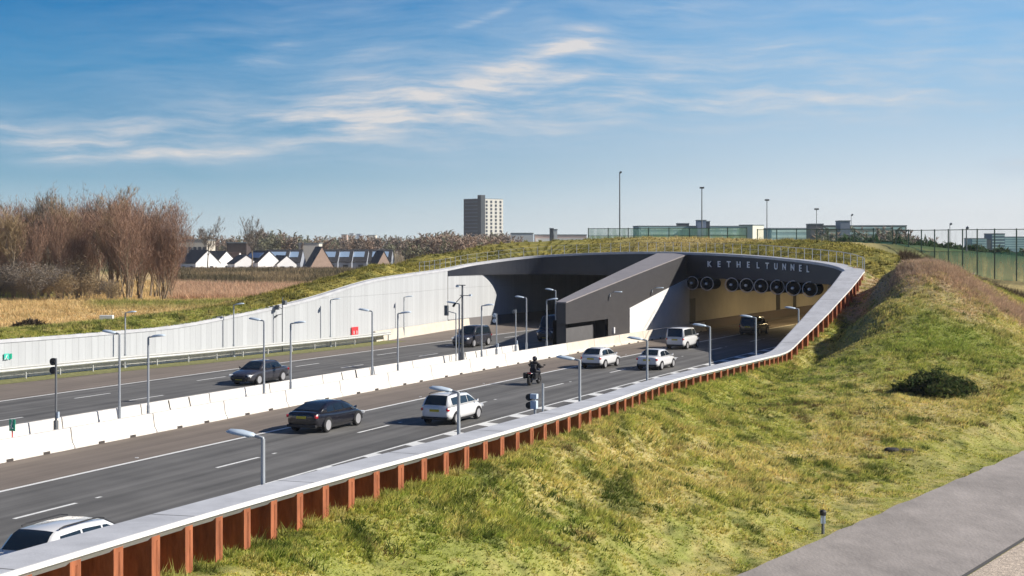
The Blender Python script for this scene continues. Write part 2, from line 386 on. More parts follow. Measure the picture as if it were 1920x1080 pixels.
# ---------------------------------------------------------------- roads
def strip(name, d0, d1, z, m, y0=-60, y1=300, step=2.0, parent=None, mb=None, nd=1, uv=True):
    b = mb or MB(); Y = y0; ys = []
    while Y < y1: ys.append(Y); Y += step
    ys.append(y1); secs = []
    for Y in ys: secs.append([road(Y, d0+(d1-d0)*k/nd, z) for k in range(nd+1)])
    b.loft(secs, closed=False, caps=False)
    if mb is None:
        o = b.build(name, m, fix=False)
        if uv:
            u = o.data.uv_layers.new(name='UVMap'); n = nd+1
            for p in o.data.polygons:
                for li in p.loop_indices:
                    vi = o.data.loops[li].vertex_index; u.data[li].uv = (d0+(d1-d0)*(vi % n)/nd, s_of(ys[vi//n]))
        return o
def asphalt(name, c, tracks=0.10, period=3.0, off=0.0):
    m = bpy.data.materials.new(name); m.use_nodes = True; nt = m.node_tree; N = nt.nodes; L = nt.links; b = N['Principled BSDF']
    b.inputs['Roughness'].default_value = .82; b.inputs['Specular IOR Level'].default_value = .3
    uv = N.new('ShaderNodeUVMap'); uv.uv_map = 'UVMap'
    mp = N.new('ShaderNodeMapping'); mp.inputs['Scale'].default_value = (1.6, .035, 1); L.new(uv.outputs[0], mp.inputs[0])
    n = N.new('ShaderNodeTexNoise'); n.inputs['Scale'].default_value = 1; n.inputs['Detail'].default_value = 4; L.new(mp.outputs[0], n.inputs[0])
    n2 = N.new('ShaderNodeTexNoise'); n2.inputs['Scale'].default_value = 30; n2.inputs['Detail'].default_value = 4; L.new(uv.outputs[0], n2.inputs[0])
    n3 = N.new('ShaderNodeTexNoise'); n3.inputs['Scale'].default_value = .35; n3.inputs['Detail'].default_value = 5; L.new(uv.outputs[0], n3.inputs[0])
    a1 = N.new('ShaderNodeMath'); a1.operation = 'ADD'; L.new(n.outputs['Fac'], a1.inputs[0])
    a3 = N.new('ShaderNodeMath'); a3.operation = 'MULTIPLY'; a3.inputs[1].default_value = .5; L.new(n3.outputs['Fac'], a3.inputs[0])
    L.new(a3.outputs[0], a1.inputs[1])
    a2 = N.new('ShaderNodeMath'); a2.operation = 'MULTIPLY_ADD'; a2.inputs[1].default_value = .5; L.new(n2.outputs['Fac'], a2.inputs[0]); L.new(a1.outputs[0], a2.inputs[2])
    r = N.new('ShaderNodeMapRange'); r.inputs['From Min'].default_value = .65; r.inputs['From Max'].default_value = 1.35; r.inputs['To Min'].default_value = 1-tracks*2; r.inputs['To Max'].default_value = 1+tracks*2
    L.new(a2.outputs[0], r.inputs[0]); mx = N.new('ShaderNodeVectorMath'); mx.operation = 'MULTIPLY'; mx.inputs[0].default_value = c; L.new(r.outputs[0], mx.inputs[1]); L.new(mx.outputs[0], b.inputs['Base Color'])
    bp = N.new('ShaderNodeBump'); bp.inputs['Strength'].default_value = .25; bp.inputs['Distance'].default_value = .01; L.new(n2.outputs['Fac'], bp.inputs['Height']); L.new(bp.outputs[0], b.inputs['Normal'])
    return m
M_ASPH = asphalt('dark_asphalt', (.145, .142, .136), .26)
M_BRN = asphalt('brown_shoulder_asphalt', (.205, .172, .145), .16)
M_VERGE = mat('verge_soil', (.20, .20, .07, 1), .95, var=.4, scale=2.5, bump=.5)
def st_(o): o['kind'] = 'structure'; return o
st_(strip('trough_floor', -33, 22.5, -.012, mat('trough_floor_concrete', (.2, .19, .17, 1), .9, var=.15, scale=.5)))
st_(strip('motorway_lanes', 0.0, 21.0, 0.0, M_ASPH, nd=8))
st_(strip('motorway_shoulder', -5.2, 0.0, 0.0, M_BRN))
st_(strip('opposite_motorway_lanes', -21.9, -8.4, 0.0, M_ASPH, nd=5))
st_(strip('opposite_motorway_shoulder', -23.8, -21.9, 0.0, M_BRN))
st_(strip('opposite_inner_shoulder', -33, -23.8, -.004, M_BRN))
st_(strip('median_strip', -8.4, -5.2, 0.0, mat('median_sand', (.45, .42, .36, 1), .95, var=.2, scale=1.5), y1=135))
# painted markings
M_PAINT = mat('road_paint', (.84, .84, .81, 1), .6, var=.12, scale=2.5)
b = MB(); b.name = 1
def line(b, d, w, y0=-40, y1=235): strip('', d-w/2, d+w/2, .006, None, y0, y1, 2.0, mb=b)
line(b, 0, .22); line(b, 8.15, .16)
# lane dashes: starts measured on the photograph, 12 m apart
Yd0 = 25300/502.0; sd0 = s_of(Yd0)
def dash(b, d, s0, s1, w=.17):
    n = max(1, int((s1-s0)/1.0)); strip('', d-w/2, d+w/2, .006, None, y_of(s0), y_of(s1), max((y_of(s1)-y_of(s0))/n, .3), mb=b)
for k in range(-6, 14): dash(b, 4.15, sd0+12*k, sd0+12*k+3.2); dash(b, 4.15, sd0+12*k+4.3, sd0+12*k+4.6, .14)
# hatched gore between the through lanes and the merging lane
line(b, 9.52, .2, -40, 150)
sg0 = s_of(25300/405.0)
for k in range(-14, 24):
    s = sg0+4*k; Ya, Yb = y_of(s), y_of(s+1.15)
    q = [road(Ya, 8.2, .007), road(y_of(s+1.15), 8.2, .007), road(y_of(s+.8), 9.42, .007), road(y_of(s-.5), 9.42, .007)]
    b.add(q, [(0, 1, 2, 3)])
line(b, -21.8, .22); 
s1 = s_of(y_at(140, -18.9)); s2 = s_of(y_at(227, -15.8))
for k in range(-5, 16): dash(b, -18.9+0, s1+12*k, s1+12*k+3.2); dash(b, -15.2, s2+12*k, s2+12*k+3.2)
line(b, -9.3, .2)
st_(b.build('road_markings', M_PAINT, fix=False))
b = MB()
for k in range(0, 14):
    q = road(y_of(sd0-14+9.0*k), -.55); b.box((q.x, q.y, .012), (.14, .14, .02))
    
tag(b.build('road_studs', mat('stud_white', (.7, .7, .7, 1), .4)), kind='structure')

# ---------------------------------------------------------------- service path, draped on the terrain shelf
def drape(name, o0, o1, zoff, m, nseg=8, edge=0.0):
    pts = []
    P = catmull([Vector((p.x, p.y, 0)) for p in PATHL], 1.0); secs = []
    # use the polyline itself so that it matches path_off()
    P = []
    for a, c in zip(PATHL[:-1], PATHL[1:]):
        n = int((c-a).length); P += [(a+(c-a)*k/n) for k in range(n)]
    P.append(PATHL[-1])
    for i, p in enumerate(P):
        t = (P[min(i+1, len(P)-1)]-P[max(i-1, 0)]).normalized(); nn = Vector((t.y, -t.x)); row = []
        for k in range(nseg+1):
            o = o0+(o1-o0)*k/nseg
            if k == 0 and edge: o += (fbm(np.array([p.x*1.4]), np.array([p.y*1.4]), 4)[0]-.5)*edge
            row.append((p.x+nn.x*o, p.y+nn.y*o))
        secs.append(row)
    fl = np.array([q for r in secs for q in r]); z, _, _ = terrain(fl[:, 0], fl[:, 1], False)
    V = [(x, y, zz+zoff) for (x, y), zz in zip(fl, z)]; n = nseg+1
    bb = MB(); bb.add(V, [(i*n+k, (i+1)*n+k, (i+1)*n+k+1, i*n+k+1) for i in range(len(secs)-1) for k in range(nseg)])
    return st_(bb.build(name, m, fix=False))
drape('service_path', 0, 5.6, .05, mat('path_asphalt', (.355, .32, .295, 1), .9, var=.24, scale=.6, bump=.35, bscale=9, stretch=(1, .5, 1), detail=9), edge=.4)
drape('path_kerb', 5.6, 5.75, .06, mat('path_kerb_dark', (.10, .095, .09, 1), .9), 1)
drape('gravel_verge', 5.75, 14, .045, mat('gravel', (.55, .46, .37, 1), .95, var=.35, scale=5, bump=.8, bscale=14), edge=.0)
# faint pale scuffs on the path
# ================================================================ CAP, SHEET PILES, WALLS, PORTAL
M_CAP = mat('pale_concrete_cap', (.55, .56, .585, 1), .6, var=.16, scale=.9, bump=.15)
M_CAPF = mat('white_cap_edge', (.80, .80, .78, 1), .55, var=.06, scale=1)
M_RUST = mat('rusty_steel', (.32, .105, .045, 1), .85, var=.45, scale=4, bump=.3, stretch=(1, 1, .25))
M_WHITEC = mat('white_concrete', (.82, .79, .74, 1), .75, var=.06, scale=.8, bump=.1)
M_DARK = mat('anthracite_cladding', (.042, .044, .05, 1), .55, var=.2, scale=.8)
def P_(i, r, z): return RING[i]+RN[i]*r+Vector((0, 0, z))
def sweep(mb, i0, i1, prof, step=1):   # prof(i)->list of (r,z)
    secs = []; i = i0
    while True:
        secs.append([P_(i, r, z) for r, z in prof(i)])
        if i >= i1: break
        i = min(i+step, i1)
    mb.loft(secs, closed=True, caps=True)
def cap_obj(i0, i1, parent):
    b = MB(); sweep(b, i0, i1, lambda i: [(-.02, -.02), (.05, 0), (capw(i)-.05, 0), (capw(i)-.05, -.11), (capw(i)-.2, -.24), (-.02, -.24)])
    o = b.build('cap_beam', M_CAP, parent)
    b = MB(); sweep(b, i0, i1, lambda i: [(capw(i)-.05, .012), (capw(i), .012), (capw(i), -.085), (capw(i)-.05, -.085)]); b.build('edge_strip', M_CAPF, o if False else parent)
    # joints every 6 m
    return o
o0 = RING[I_BEND]
rw = empty('retaining_wall', RING[0], 'long sunken-road retaining wall with pale grey cap over rust-brown steel sheet piles', 'retaining wall')
cap_obj(0, I_TOP+2, rw)
b = MB(); nxt = 0
for i in range(40, I_TOP, 1):
    if RS[i] >= nxt:
        c0 = P_(i, -.02, .004); c1 = P_(i, capw(i)-.07, .004); t = (RING[i+1]-RING[i]).normalized()*.018
        b.add([c0-t, c0+t, c1+t, c1-t], [(0, 1, 2, 3)]); nxt = RS[i]+6.0
b.build('joint', mat('joint_dark', (.12, .12, .12, 1), .9), rw, fix=False)
# sheet piles: trapezoidal wave swept along the wall
def sample_ring(s):
    i = int(np.searchsorted(RS, s))-1; i = max(0, min(i, NR-2)); t = (s-RS[i])/max(RS[i+1]-RS[i], 1e-6)
    return RING[i]*(1-t)+RING[i+1]*t, (RN[i]*(1-t)+RN[i+1]*t).normalized(), i
pitch = 1.42; s = RS[40]; prof = []; s_end = RS[I_TOP]-1.0; cnt = 0
top = []; bot = []
fl = MB(); pan = MB()
k = 0
while s < s_end:
    segs = [(0, -.12), (.34, -.12), (.36, -.88), (1.40, -.88), (1.42, -.12)]
    row = []
    for u, r in segs:
        p, n, i = sample_ring(s+u); q = p+n*(capw(i)+r); row.append((q, expo(i)))
    for (a, ea), (c, ec) in zip(row[:-1], row[1:]):
        pan.add([a+Vector((0, 0, -.10)), c+Vector((0, 0, -.10)), c+Vector((0, 0, -ec-1.3)), a+Vector((0, 0, -ea-1.3))], [(0, 1, 2, 3)])
    # interlock bead on each outer flange
    p, n, i = sample_ring(s+.2); q = p+n*(capw(i)-.125)
    pan.tube([q+Vector((0, 0, -.26)), q+Vector((0, 0, -expo(i)-1.2))], .03, 6, caps=False)
    s += pitch; k += 1
pan.build('sheet_piling', M_RUST, rw, fix=False)
b = MB()
secs = [[P_(i, .02, -.2), P_(i, .02, -RING[i].z-.2)] for i in range(0, I_TOP+1)]
b.loft(secs, closed=False, caps=False); b.build('inner_wall', M_WHITEC, rw, fix=False)

# --- white panel wall on the far side
def panel_mat():
    m = bpy.data.materials.new('ribbed_white_panels'); m.use_nodes = True; nt = m.node_tree; N = nt.nodes; L = nt.links; b = N['Principled BSDF']
    b.inputs['Roughness'].default_value = .55
    uv = N.new('ShaderNodeUVMap'); uv.uv_map = 'UVMap'
    sp = N.new('ShaderNodeSeparateXYZ'); L.new(uv.outputs[0], sp.inputs[0])
    def tri(freq, w):
        a = N.new('ShaderNodeMath'); a.operation = 'MULTIPLY'; a.inputs[1].default_value = freq; L.new(sp.outputs[0], a.inputs[0])
        f = N.new('ShaderNodeMath'); f.operation = 'FRACT'; L.new(a.outputs[0], f.inputs[0])
        l = N.new('ShaderNodeMath'); l.operation = 'LESS_THAN'; l.inputs[1].default_value = w; L.new(f.outputs[0], l.inputs[0]); return l, a
    j, _ = tri(1/.62, .10)
    fl, a = tri(1/.62, .5); fr = N.new('ShaderNodeMath'); fr.operation = 'FLOOR'; L.new(a.outputs[0], fr.inputs[0])
    wn = N.new('ShaderNodeTexWhiteNoise'); wn.noise_dimensions = '1D'; L.new(fr.outputs[0], wn.inputs['W'])
    r = N.new('ShaderNodeMapRange'); r.inputs['To Min'].default_value = .93; r.inputs['To Max'].default_value = 1.04; L.new(wn.outputs[0], r.inputs[0])
    hz = N.new('ShaderNodeMath'); hz.operation = 'SUBTRACT'; hz.inputs[1].default_value = 4.3; L.new(sp.outputs[1], hz.inputs[0])
    hb = N.new('ShaderNodeMath'); hb.operation = 'ABSOLUTE'; L.new(hz.outputs[0], hb.inputs[0]); hl = N.new('ShaderNodeMath'); hl.operation = 'LESS_THAN'; hl.inputs[1].default_value = .03; L.new(hb.outputs[0], hl.inputs[0])
    mx = N.new('ShaderNodeMath'); mx.operation = 'MAXIMUM'; L.new(j.outputs[0], mx.inputs[0]); L.new(hl.outputs[0], mx.inputs[1])
    ds = N.new('ShaderNodeMath'); ds.operation = 'MULTIPLY_ADD'; ds.inputs[1].default_value = -.12; L.new(mx.outputs[0], ds.inputs[0]); L.new(r.outputs[0], ds.inputs[2])
    mp = N.new('ShaderNodeMapping'); mp.inputs['Scale'].default_value = (1.5, .12, 1); L.new(uv.outputs[0], mp.inputs[0])
    n = N.new('ShaderNodeTexNoise'); n.inputs['Scale'].default_value = 1.2; n.inputs['Detail'].default_value = 5; L.new(mp.outputs[0], n.inputs[0])
    r2 = N.new('ShaderNodeMapRange'); r2.inputs['From Min'].default_value = .3; r2.inputs['From Max'].default_value = .7; r2.inputs['To Min'].default_value = .93; r2.inputs['To Max'].default_value = 1.03; L.new(n.outputs['Fac'], r2.inputs[0])
    m2 = N.new('ShaderNodeMath'); m2.operation = 'MULTIPLY'; L.new(ds.outputs[0], m2.inputs[0]); L.new(r2.outputs[0], m2.inputs[1])
    v = N.new('ShaderNodeVectorMath'); v.operation = 'MULTIPLY'; v.inputs[0].default_value = (.53, .55, .565); L.new(m2.outputs[0], v.inputs[1]); L.new(v.outputs[0], b.inputs['Base Color'])
    bp = N.new('ShaderNodeBump'); bp.inputs['Strength'].default_value = .6; bp.inputs['Distance'].default_value = .03; bp.invert = True; L.new(mx.outputs[0], bp.inputs['Height']); L.new(bp.outputs[0], b.inputs['Normal'])
    return m
M_PANEL = panel_mat()
def wall_mesh(name, pts, z0, tops, m, parent):   # vertical sheet with 2 z rows and UV in metres
    b = MB(); secs = []; S = [0]
    for i, p in enumerate(pts):
        if i: S.append(S[-1]+math.hypot(p[0]-pts[i-1][0], p[1]-pts[i-1][1]))
        secs.append([(p[0], p[1], tops[i]), (p[0], p[1], z0)])
    b.loft(secs, closed=False, caps=False); o = b.build(name, m, parent, fix=False)
    u = o.data.uv_layers.new(name='UVMap')
    for p in o.data.polygons:
        for li in p.loop_indices:
            vi = o.data.loops[li].vertex_index; u.data[li].uv = (S[vi//2], tops[vi//2] if vi % 2 == 0 else z0)
    return o
I_WL = I_PL-8
nw = empty('noise_wall', RING[I_PL], 'tall white ribbed panel wall along the far side of the opposite carriageway', 'noise wall')
wl = [RING[i]+RN[i]*.04 for i in range(I_PL, NR)]
wall_mesh('wall_panel', wl, -.1, [p.z-.2 for p in wl], M_PANEL, nw)
cap_obj_i = cap_obj(I_PL, NR-1, nw)
# --- portal
M_FASC = mat('black_fascia', (.02, .024, .036, 1), .5, var=.2, scale=.6)
ZF = 5.62
tp = empty('tunnel_portal', RING[(I_TOP+I_PL)//2], 'dark curved tunnel mouth cut into a grassy roof under a pale rim', 'tunnel')
cap_obj(I_TOP+2, I_PL, tp)
I_FR = I_TOP-10
b = MB(); secs = []
for i in range(I_FR, I_PL+1, 1):
    f = ZF if RING[i].z > ZF+.5 else RING[i].z-.5
    zb = min(ZF, RING[i].z-.35)
    a = P_(i, -.03, 0); secs.append([(a.x, a.y, RING[i].z-.24), (a.x, a.y, zb), (a.x+RN[i].x*.5, a.y+RN[i].y*.5, zb), (a.x+RN[i].x*.5, a.y+RN[i].y*.5, RING[i].z-.24)])
b.loft(secs); b.build('fascia', M_FASC, tp)
# ceiling slab
P = [RING[i] for i in range(I_TOP+6, I_PL+1, 2)]
YE = 262
poly = [(p.x, p.y, ZF-.012) for p in P]+[tuple(road(YE, -34, ZF-.012)), tuple(road(YE, 18, ZF-.012))]
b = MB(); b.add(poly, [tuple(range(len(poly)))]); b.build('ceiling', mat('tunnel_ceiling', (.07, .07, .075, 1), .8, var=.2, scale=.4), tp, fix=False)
# far-left tunnel wall (continues the panel wall), right wall, end walls
dL = (RING[I_PL].x-Cx(RING[I_PL].y))*.88
M_TW = mat('tunnel_wall_grey', (.30, .33, .36, 1), .7, var=.12, scale=.35, bump=.1)
M_TWW = mat('tunnel_wall_beige', (.50, .46, .38, 1), .7, var=.12, scale=.35, bump=.1)
def dwall(name, ys, d, z0, z1, m, parent, th=.0):
    pts = [road(Y, d(Y) if callable(d) else d) for Y in ys]; return wall_mesh(name, pts, z0, [z1]*len(pts), m, parent)
pL = RING[I_PL]; lw = [Vector((pL.x, pL.y, 0)), ]
d0 = None
# offset of the last ring point from the road centre line
def d_of(p):
    Y = p.y
    for _ in range(20): q = road(Y, 0); dd = rdir(Y); Y += (p-q).dot(dd)*dd.y*.9
    q = road(Y, 0); dd = rdir(Y); return (p-q).dot(Vector((dd.y, -dd.x, 0))), Y
dd_, yy_ = d_of(Vector((pL.x, pL.y, 0)))
pts = [road(yy_+(YE-yy_)*k/30, dd_+(-30.6-dd_)*min(1, k/4)) for k in range(31)]
wall_mesh('side_wall', pts, -.1, [ZF]*31, M_PANEL, tp)
b = MB()
pts2 = [Vector((p.x, p.y, 0)) for p in pts]; b.loft([[(p.x+.12, p.y, 1.0), (p.x+.3, p.y-.1, -.05), (p.x-.1, p.y+.1, -.05), (p.x-.1, p.y+.1, 1.0)] for p in pts2]); b.build('wall_plinth', mat('tunnel_plinth', (.16, .15, .15, 1), .8), tp)
dwall('side_wall', np.linspace(121, YE, 30), 16.6, -.1, ZF, M_TWW, tp)
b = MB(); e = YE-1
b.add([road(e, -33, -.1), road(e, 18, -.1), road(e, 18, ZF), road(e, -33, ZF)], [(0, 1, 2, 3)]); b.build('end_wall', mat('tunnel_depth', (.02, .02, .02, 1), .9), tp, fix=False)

# --- median building: wedge with sloping grey roof, white lower wall, recessed door
DF = -6.1
def ztop(Y): return float(np.interp(Y, [120.5, 149.2], [4.12, 8.0]))
def dback(Y): return float(np.interp(Y, [120.5, 153], [-6.95, -9.9]))
bl = empty('service_building', road(120.5, -6.5), 'dark grey wedge-shaped service building rising between the two tunnel tubes', 'building')
M_CLAD = mat('grey_zinc_cladding', (.06, .058, .061, 1), .5, var=.12, scale=.9, stretch=(1, 1, 4))
M_CLADR = mat('light_zinc_roof', (.31, .285, .28, 1), .5, var=.10, scale=.8)
Ys = list(np.linspace(120.5, 149.2, 24))
b = MB()
def zlow(Y): return float(np.interp(Y, [134, 149.2], [3.1, 5.6])) if Y >= 134 else 0.0
# face with door recess between Ya and Yb
Ya, Yb, Zd = y_at(1062, DF), y_at(1137, DF), 2.35
for Y0, Y1 in zip(Ys[:-1], Ys[1:]):
    z0a = zlow(Y0+1e-3); z0b = zlow(Y1)
    lo0, lo1 = z0a, z0b
    if Ya-.01 < (Y0+Y1)/2 < Yb: lo0 = lo1 = Zd
    if Y1 > 134 > Y0: lo0 = lo1 = 0.0
    b.add([road(Y0, DF, lo0), road(Y1, DF, lo1), road(Y1, DF, ztop(Y1)), road(Y0, DF, ztop(Y0))], [(0, 1, 2, 3)])
b.add([road(120.5, DF, 0), road(120.5, dback(120.5), 0), road(120.5, dback(120.5), ztop(120.5)-.02), road(120.5, DF, ztop(120.5))], [(0, 1, 2, 3)])
b.loft([[road(Y, dback(Y), 0), road(Y, dback(Y), ztop(Y)-.02)] for Y in Ys], closed=False, caps=False)
b.build('wall_cladding', M_CLAD, bl, fix=False)
b = MB(); b.loft([[road(Y, DF+.05, ztop(Y)), road(Y, dback(Y)-.05, ztop(Y)), road(Y, dback(Y)-.05, ztop(Y)+.10), road(Y, DF+.05, ztop(Y)+.10)] for Y in Ys]); b.build('roof', M_CLADR, bl)
Yw = [134, 137, 140, 143, 146, 149.2]
b = MB(); b.loft([[road(Y, DF+.06, 0), road(Y, DF+.06, zlow(Y+1e-3)), road(Y, DF-.3, zlow(Y+1e-3)), road(Y, DF-.3, 0)] for Y in Yw]); b.build('white_wall', mat('white_render_wall', (.80, .79, .77, 1), .7, var=.05, scale=1), bl)
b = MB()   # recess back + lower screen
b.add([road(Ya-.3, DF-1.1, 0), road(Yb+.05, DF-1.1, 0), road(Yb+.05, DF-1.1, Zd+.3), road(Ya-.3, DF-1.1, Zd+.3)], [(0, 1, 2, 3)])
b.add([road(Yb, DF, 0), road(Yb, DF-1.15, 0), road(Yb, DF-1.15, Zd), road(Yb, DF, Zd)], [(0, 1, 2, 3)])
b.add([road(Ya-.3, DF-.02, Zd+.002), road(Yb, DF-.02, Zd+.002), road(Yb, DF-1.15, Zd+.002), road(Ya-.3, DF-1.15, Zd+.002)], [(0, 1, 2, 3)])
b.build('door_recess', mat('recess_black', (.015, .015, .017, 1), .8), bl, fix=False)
Yc = y_at(1112, DF)
b = MB(); b.loft([[road(Y, DF-.03, 0), road(Y, DF-.03, 2.0), road(Y, DF-.1, 2.0), road(Y, DF-.1, 0)] for Y in (Ya, (Ya+Yc)/2, Yc)]); b.build('screen_panel', mat('screen_grey', (.12, .118, .12, 1), .6, var=.1, scale=2), bl)
b = MB(); q = road(y_at(1150, DF), DF+.06, 1.25); b.box(q, (.12, .3, .55), Matrix.Rotation(-math.atan(slope(130)), 3, 'Z')); b.build('emergency_sign', mat('sign_white', (.8, .8, .8, 1), .5), bl)
# wall between the tubes inside the tunnel
mw = empty('median_wall', road(149.2, -6.3), 'pale wall between the two tunnel tubes seen inside the right-hand tube', 'wall')
b = MB(); ys = np.linspace(149.2, YE, 26)
b.loft([[road(Y, DF, 0), road(Y, DF, ZF-.02), road(Y, min(dback(Y), -9.9), ZF-.02), road(Y, min(dback(Y), -9.9), 0)] for Y in ys]); b.build('wall', M_TWW, mw)
b = MB(); b.loft([[road(Y, DF+.02, 0), road(Y, DF+.02, .95), road(Y, DF+.25, .9), road(Y, DF+.3, 0)] for Y in ys]); b.build('wall_plinth', mat('plinth_brown', (.14, .11, .09, 1), .8), mw)
for pxd, w in ((1455, 1.5), (1487, 1.2)):
    Yk = y_at(pxd, DF); b = MB(); b.loft([[road(Y, DF+.03, .95), road(Y, DF+.03, 4.4), road(Y, DF-.05, 4.4), road(Y, DF-.05, .95)] for Y in (Yk, Yk+w)]); b.build('door', mat('door_dark', (.03, .028, .022, 1), .6), mw)
Yk = 149.3; b = MB(); b.loft([[road(Y, DF+.04, 0), road(Y, DF+.04, 3.4), road(Y, DF-.05, 3.4), road(Y, DF-.05, 0)] for Y in (Yk, Yk+1.6)]); b.build('niche', mat('niche_dark', (.03, .04, .05, 1), .6), mw)
# --- jet fans under the fascia edge
M_FAN = mat('fan_black', (.006, .007, .01, 1), .9, spec=.05); M_FANR = mat('fan_ring', (.75, .72, .72, 1), .4); M_HUB = mat('fan_hub', (.9, .9, .92, 1), .4)
fans = [1297, 1322, 1367, 1395, 1423, 1452, 1480, 1508, 1530]; proto = None
rp_idx = [i for i in range(I_TOP-6, I_PL)]
def ring_at_px(px): return min(rp_idx, key=lambda i: abs(RPX[i]-px))
for k, px in enumerate(fans):
    i = ring_at_px(px); p = P_(i, .8 if k < 8 else 2.2, 0); q = p; dr = rdir(q.y); ang = math.atan2(-dr.x, dr.y)
    lb = '%s of the nine round black jet fans hanging in a row, counted from the left' % ORD[k]
    if proto is None:
        f = empty('jet_fan', (q.x, q.y, 5.08), lb, 'fan', 'jet fans under the tunnel ceiling', ang); R = Matrix.Rotation(PI/2, 3, 'X')
        b = MB(); b.lathe([(.50, -1.4), (.60, -1.2), (.60, 1.2), (.50, 1.4), (.0, 1.42)], 24, R); b.build('housing', M_FAN, f, local=True, smooth=False)
        b = MB(); n = 28
        b.loft([[(math.cos(t)*(.66+.04*math.cos(a)), -1.42+.04*math.sin(a)-.02, math.sin(t)*(.66+.04*math.cos(a))) for a in (0, PI/2, PI, 3*PI/2)] for t in [2*PI*j/n for j in range(n+1)]], caps=False); b.build('guard_ring', M_FANR, f, local=True, smooth=True)
        b = MB(); b.lathe([(.0, -.12), (.11, -.05), (.13, .1), (.13, .3)], 14, R, (0, -1.48, 0)); hb = b.build('hub', M_HUB, f, local=True, smooth=True)
        b = MB()
        for a in range(6):
            M = Matrix.Rotation(a*PI/3, 3, 'Y'); b.box(M @ Vector((.32, -1.3, 0)), (.42, .02, .14), M @ Matrix.Rotation(.5, 3, 'X'))
        b.build('blades', mat('blade_grey', (.008, .008, .01, 1), .9, spec=.05), f, local=True)
        b = MB(); b.box((0, 0, .62), (.5, 1.6, .10)); b.build('hanger', M_FAN, f, local=True)
        proto = f
    else:
        f = dup(proto); f.location = (q.x, q.y, 5.08); f.rotation_euler = (0, 0, ang); f['label'] = lb
# --- lettering on the fascia
M_LET = mat('letter_white', (.95, .95, .96, 1), .4)
def text_mesh(txt, size, ext=.02):
    cu = bpy.data.curves.new('t', 'FONT'); cu.body = txt; cu.size = size; cu.extrude = ext; cu.align_x = 'CENTER'; cu.align_y = 'CENTER'; cu.offset = .022
    ob = bpy.data.objects.new('t', cu); COL.objects.link(ob); bpy.context.view_layer.update()
    me = bpy.data.meshes.new_from_object(ob.evaluated_get(bpy.context.evaluated_depsgraph_get())); bpy.data.objects.remove(ob); return me
word = 'KETHELTUNNEL'; lpx = [1330, 1348, 1366.5, 1385, 1403, 1421, 1438.5, 1455, 1470.5, 1486, 1500.5, 1514.5]; lpy = [495.7, 495.8, 496, 496.5, 497, 498, 499, 500, 501, 502, 503.5, 505]
i = ring_at_px(1420); sg = empty('tunnel_name_lettering', (RING[i].x, RING[i].y, 7), 'spaced white capital letters reading KETHELTUNNEL on the black fascia', 'lettering')
for ch, px, py in zip(word, lpx, lpy):
    i = ring_at_px(px); p = P_(i, -.09, 0)
    for j in (i-1, i+1):
        p2 = P_(j, -.09, 0); xa = 960+F*p.x/p.y; xb = 960+F*p2.x/p2.y
        if (px-xa)*(px-xb) < 0: p = p.lerp(p2, (px-xa)/(xb-xa)); break
    z = H-(py-HY)*p.y/F
    me = text_mesh(ch, .82); me.name = 'letter'; me.materials.append(M_LET)
    o = bpy.data.objects.new('letter', me); COL.objects.link(o); o.parent = sg
    # face outward from the fascia (towards -normal)
    x = Vector((-(-RN[i].y), -RN[i].x, 0)); x = Vector((RN[i].y, -RN[i].x, 0)); up = Vector((0, 0, 1)); zz = x.cross(up)
    if zz.dot(RN[i]) > 0: x = -x; zz = x.cross(up)
    M = Matrix((x*1.3, up, zz)).transposed().to_4x4(); M.translation = Vector((p.x, p.y, z))-sg.location; o.matrix_local = M
# --- railing on the rim
M_RAIL = mat('galvanised_rail', (.62, .64, .66, 1), .4, metal=.2)
i0 = ring_at_px(1600) if False else I_TOP-2
rg = empty('rim_railing', RING[i0], 'thin pale post railing along the grassy rim above the tunnel mouth', 'railing')
s = RS[I_TOP-3]; k = 0; tp_pts = []; base = None
while True:
    p, n, i = sample_ring(s)
    if RPX[i] < 790 and i > I_TOP+40: break
    q = p+n*(capw(i)-.04); tp_pts.append(q+Vector((0, 0, 1.02)))
    b = MB(); b.box((0, 0, .5), (.055, .03, 1.05)); 
    if base is None: o = b.build('post', M_RAIL, rg, local=True); base = o
    else: o = base.copy(); COL.objects.link(o); o.parent = rg
    o.location = q-rg.location
    s += 1.45; k += 1
b = MB(); b.tube(tp_pts[:16], .022, 5); b.build('top_rail', M_RAIL, rg)
for z in (.98, .55):
    b = MB(); b.tube([q+Vector((0, 0, z-1.02)) for q in tp_pts], .008, 4); b.build('wire', M_RAIL, rg)
# rounded metal end plate of the rim corner
# ================================================================ CONCRETE BARRIERS
M_BAR = mat('barrier_concrete', (.74, .71, .66, 1), .75, var=.14, scale=1.6, bump=.15, stretch=(1, 1.6, .35))
M_BARB = mat('barrier_beige', (.66, .60, .51, 1), .8, var=.12, scale=1.1, bump=.15)
M_SLOT = mat('slot_dark', (.07, .06, .055, 1), .9)
def rz_at(Y): dr = rdir(Y); return math.atan2(-dr.x, dr.y)
def barrier_proto(m, name, gap_strips=False, L=5.96, hgt=.92, wb=.34, wt=.11):
    e = empty(name, (0, 0, 0)); b = MB()
    pr = [(-wb, 0), (-wb, .08), (-wt-.09, .28), (-wt, hgt-.02), (-wt+.02, hgt), (wt-.02, hgt), (wt, hgt-.02), (wt+.09, .28), (wb, .08), (wb, 0)]
    b.loft([[(x, y, z) for x, z in pr] for y in (-L/2, -L/2+.03, L/2-.03, L/2)]); b.build('body', m, e, local=True)
    for sx in (1, -1):
        for y in (-1.15, 1.15):
            b = MB(); b.box((sx*(wb-.015), y, .055), (.05, .42, .11)); b.build('drain_slot', M_SLOT, e, local=True)
    b = MB(); b.box((0, L/2+.02, .46), (.2, .05, .8)); b.build('joint_plate', M_SLOT, e, local=True)
    return e
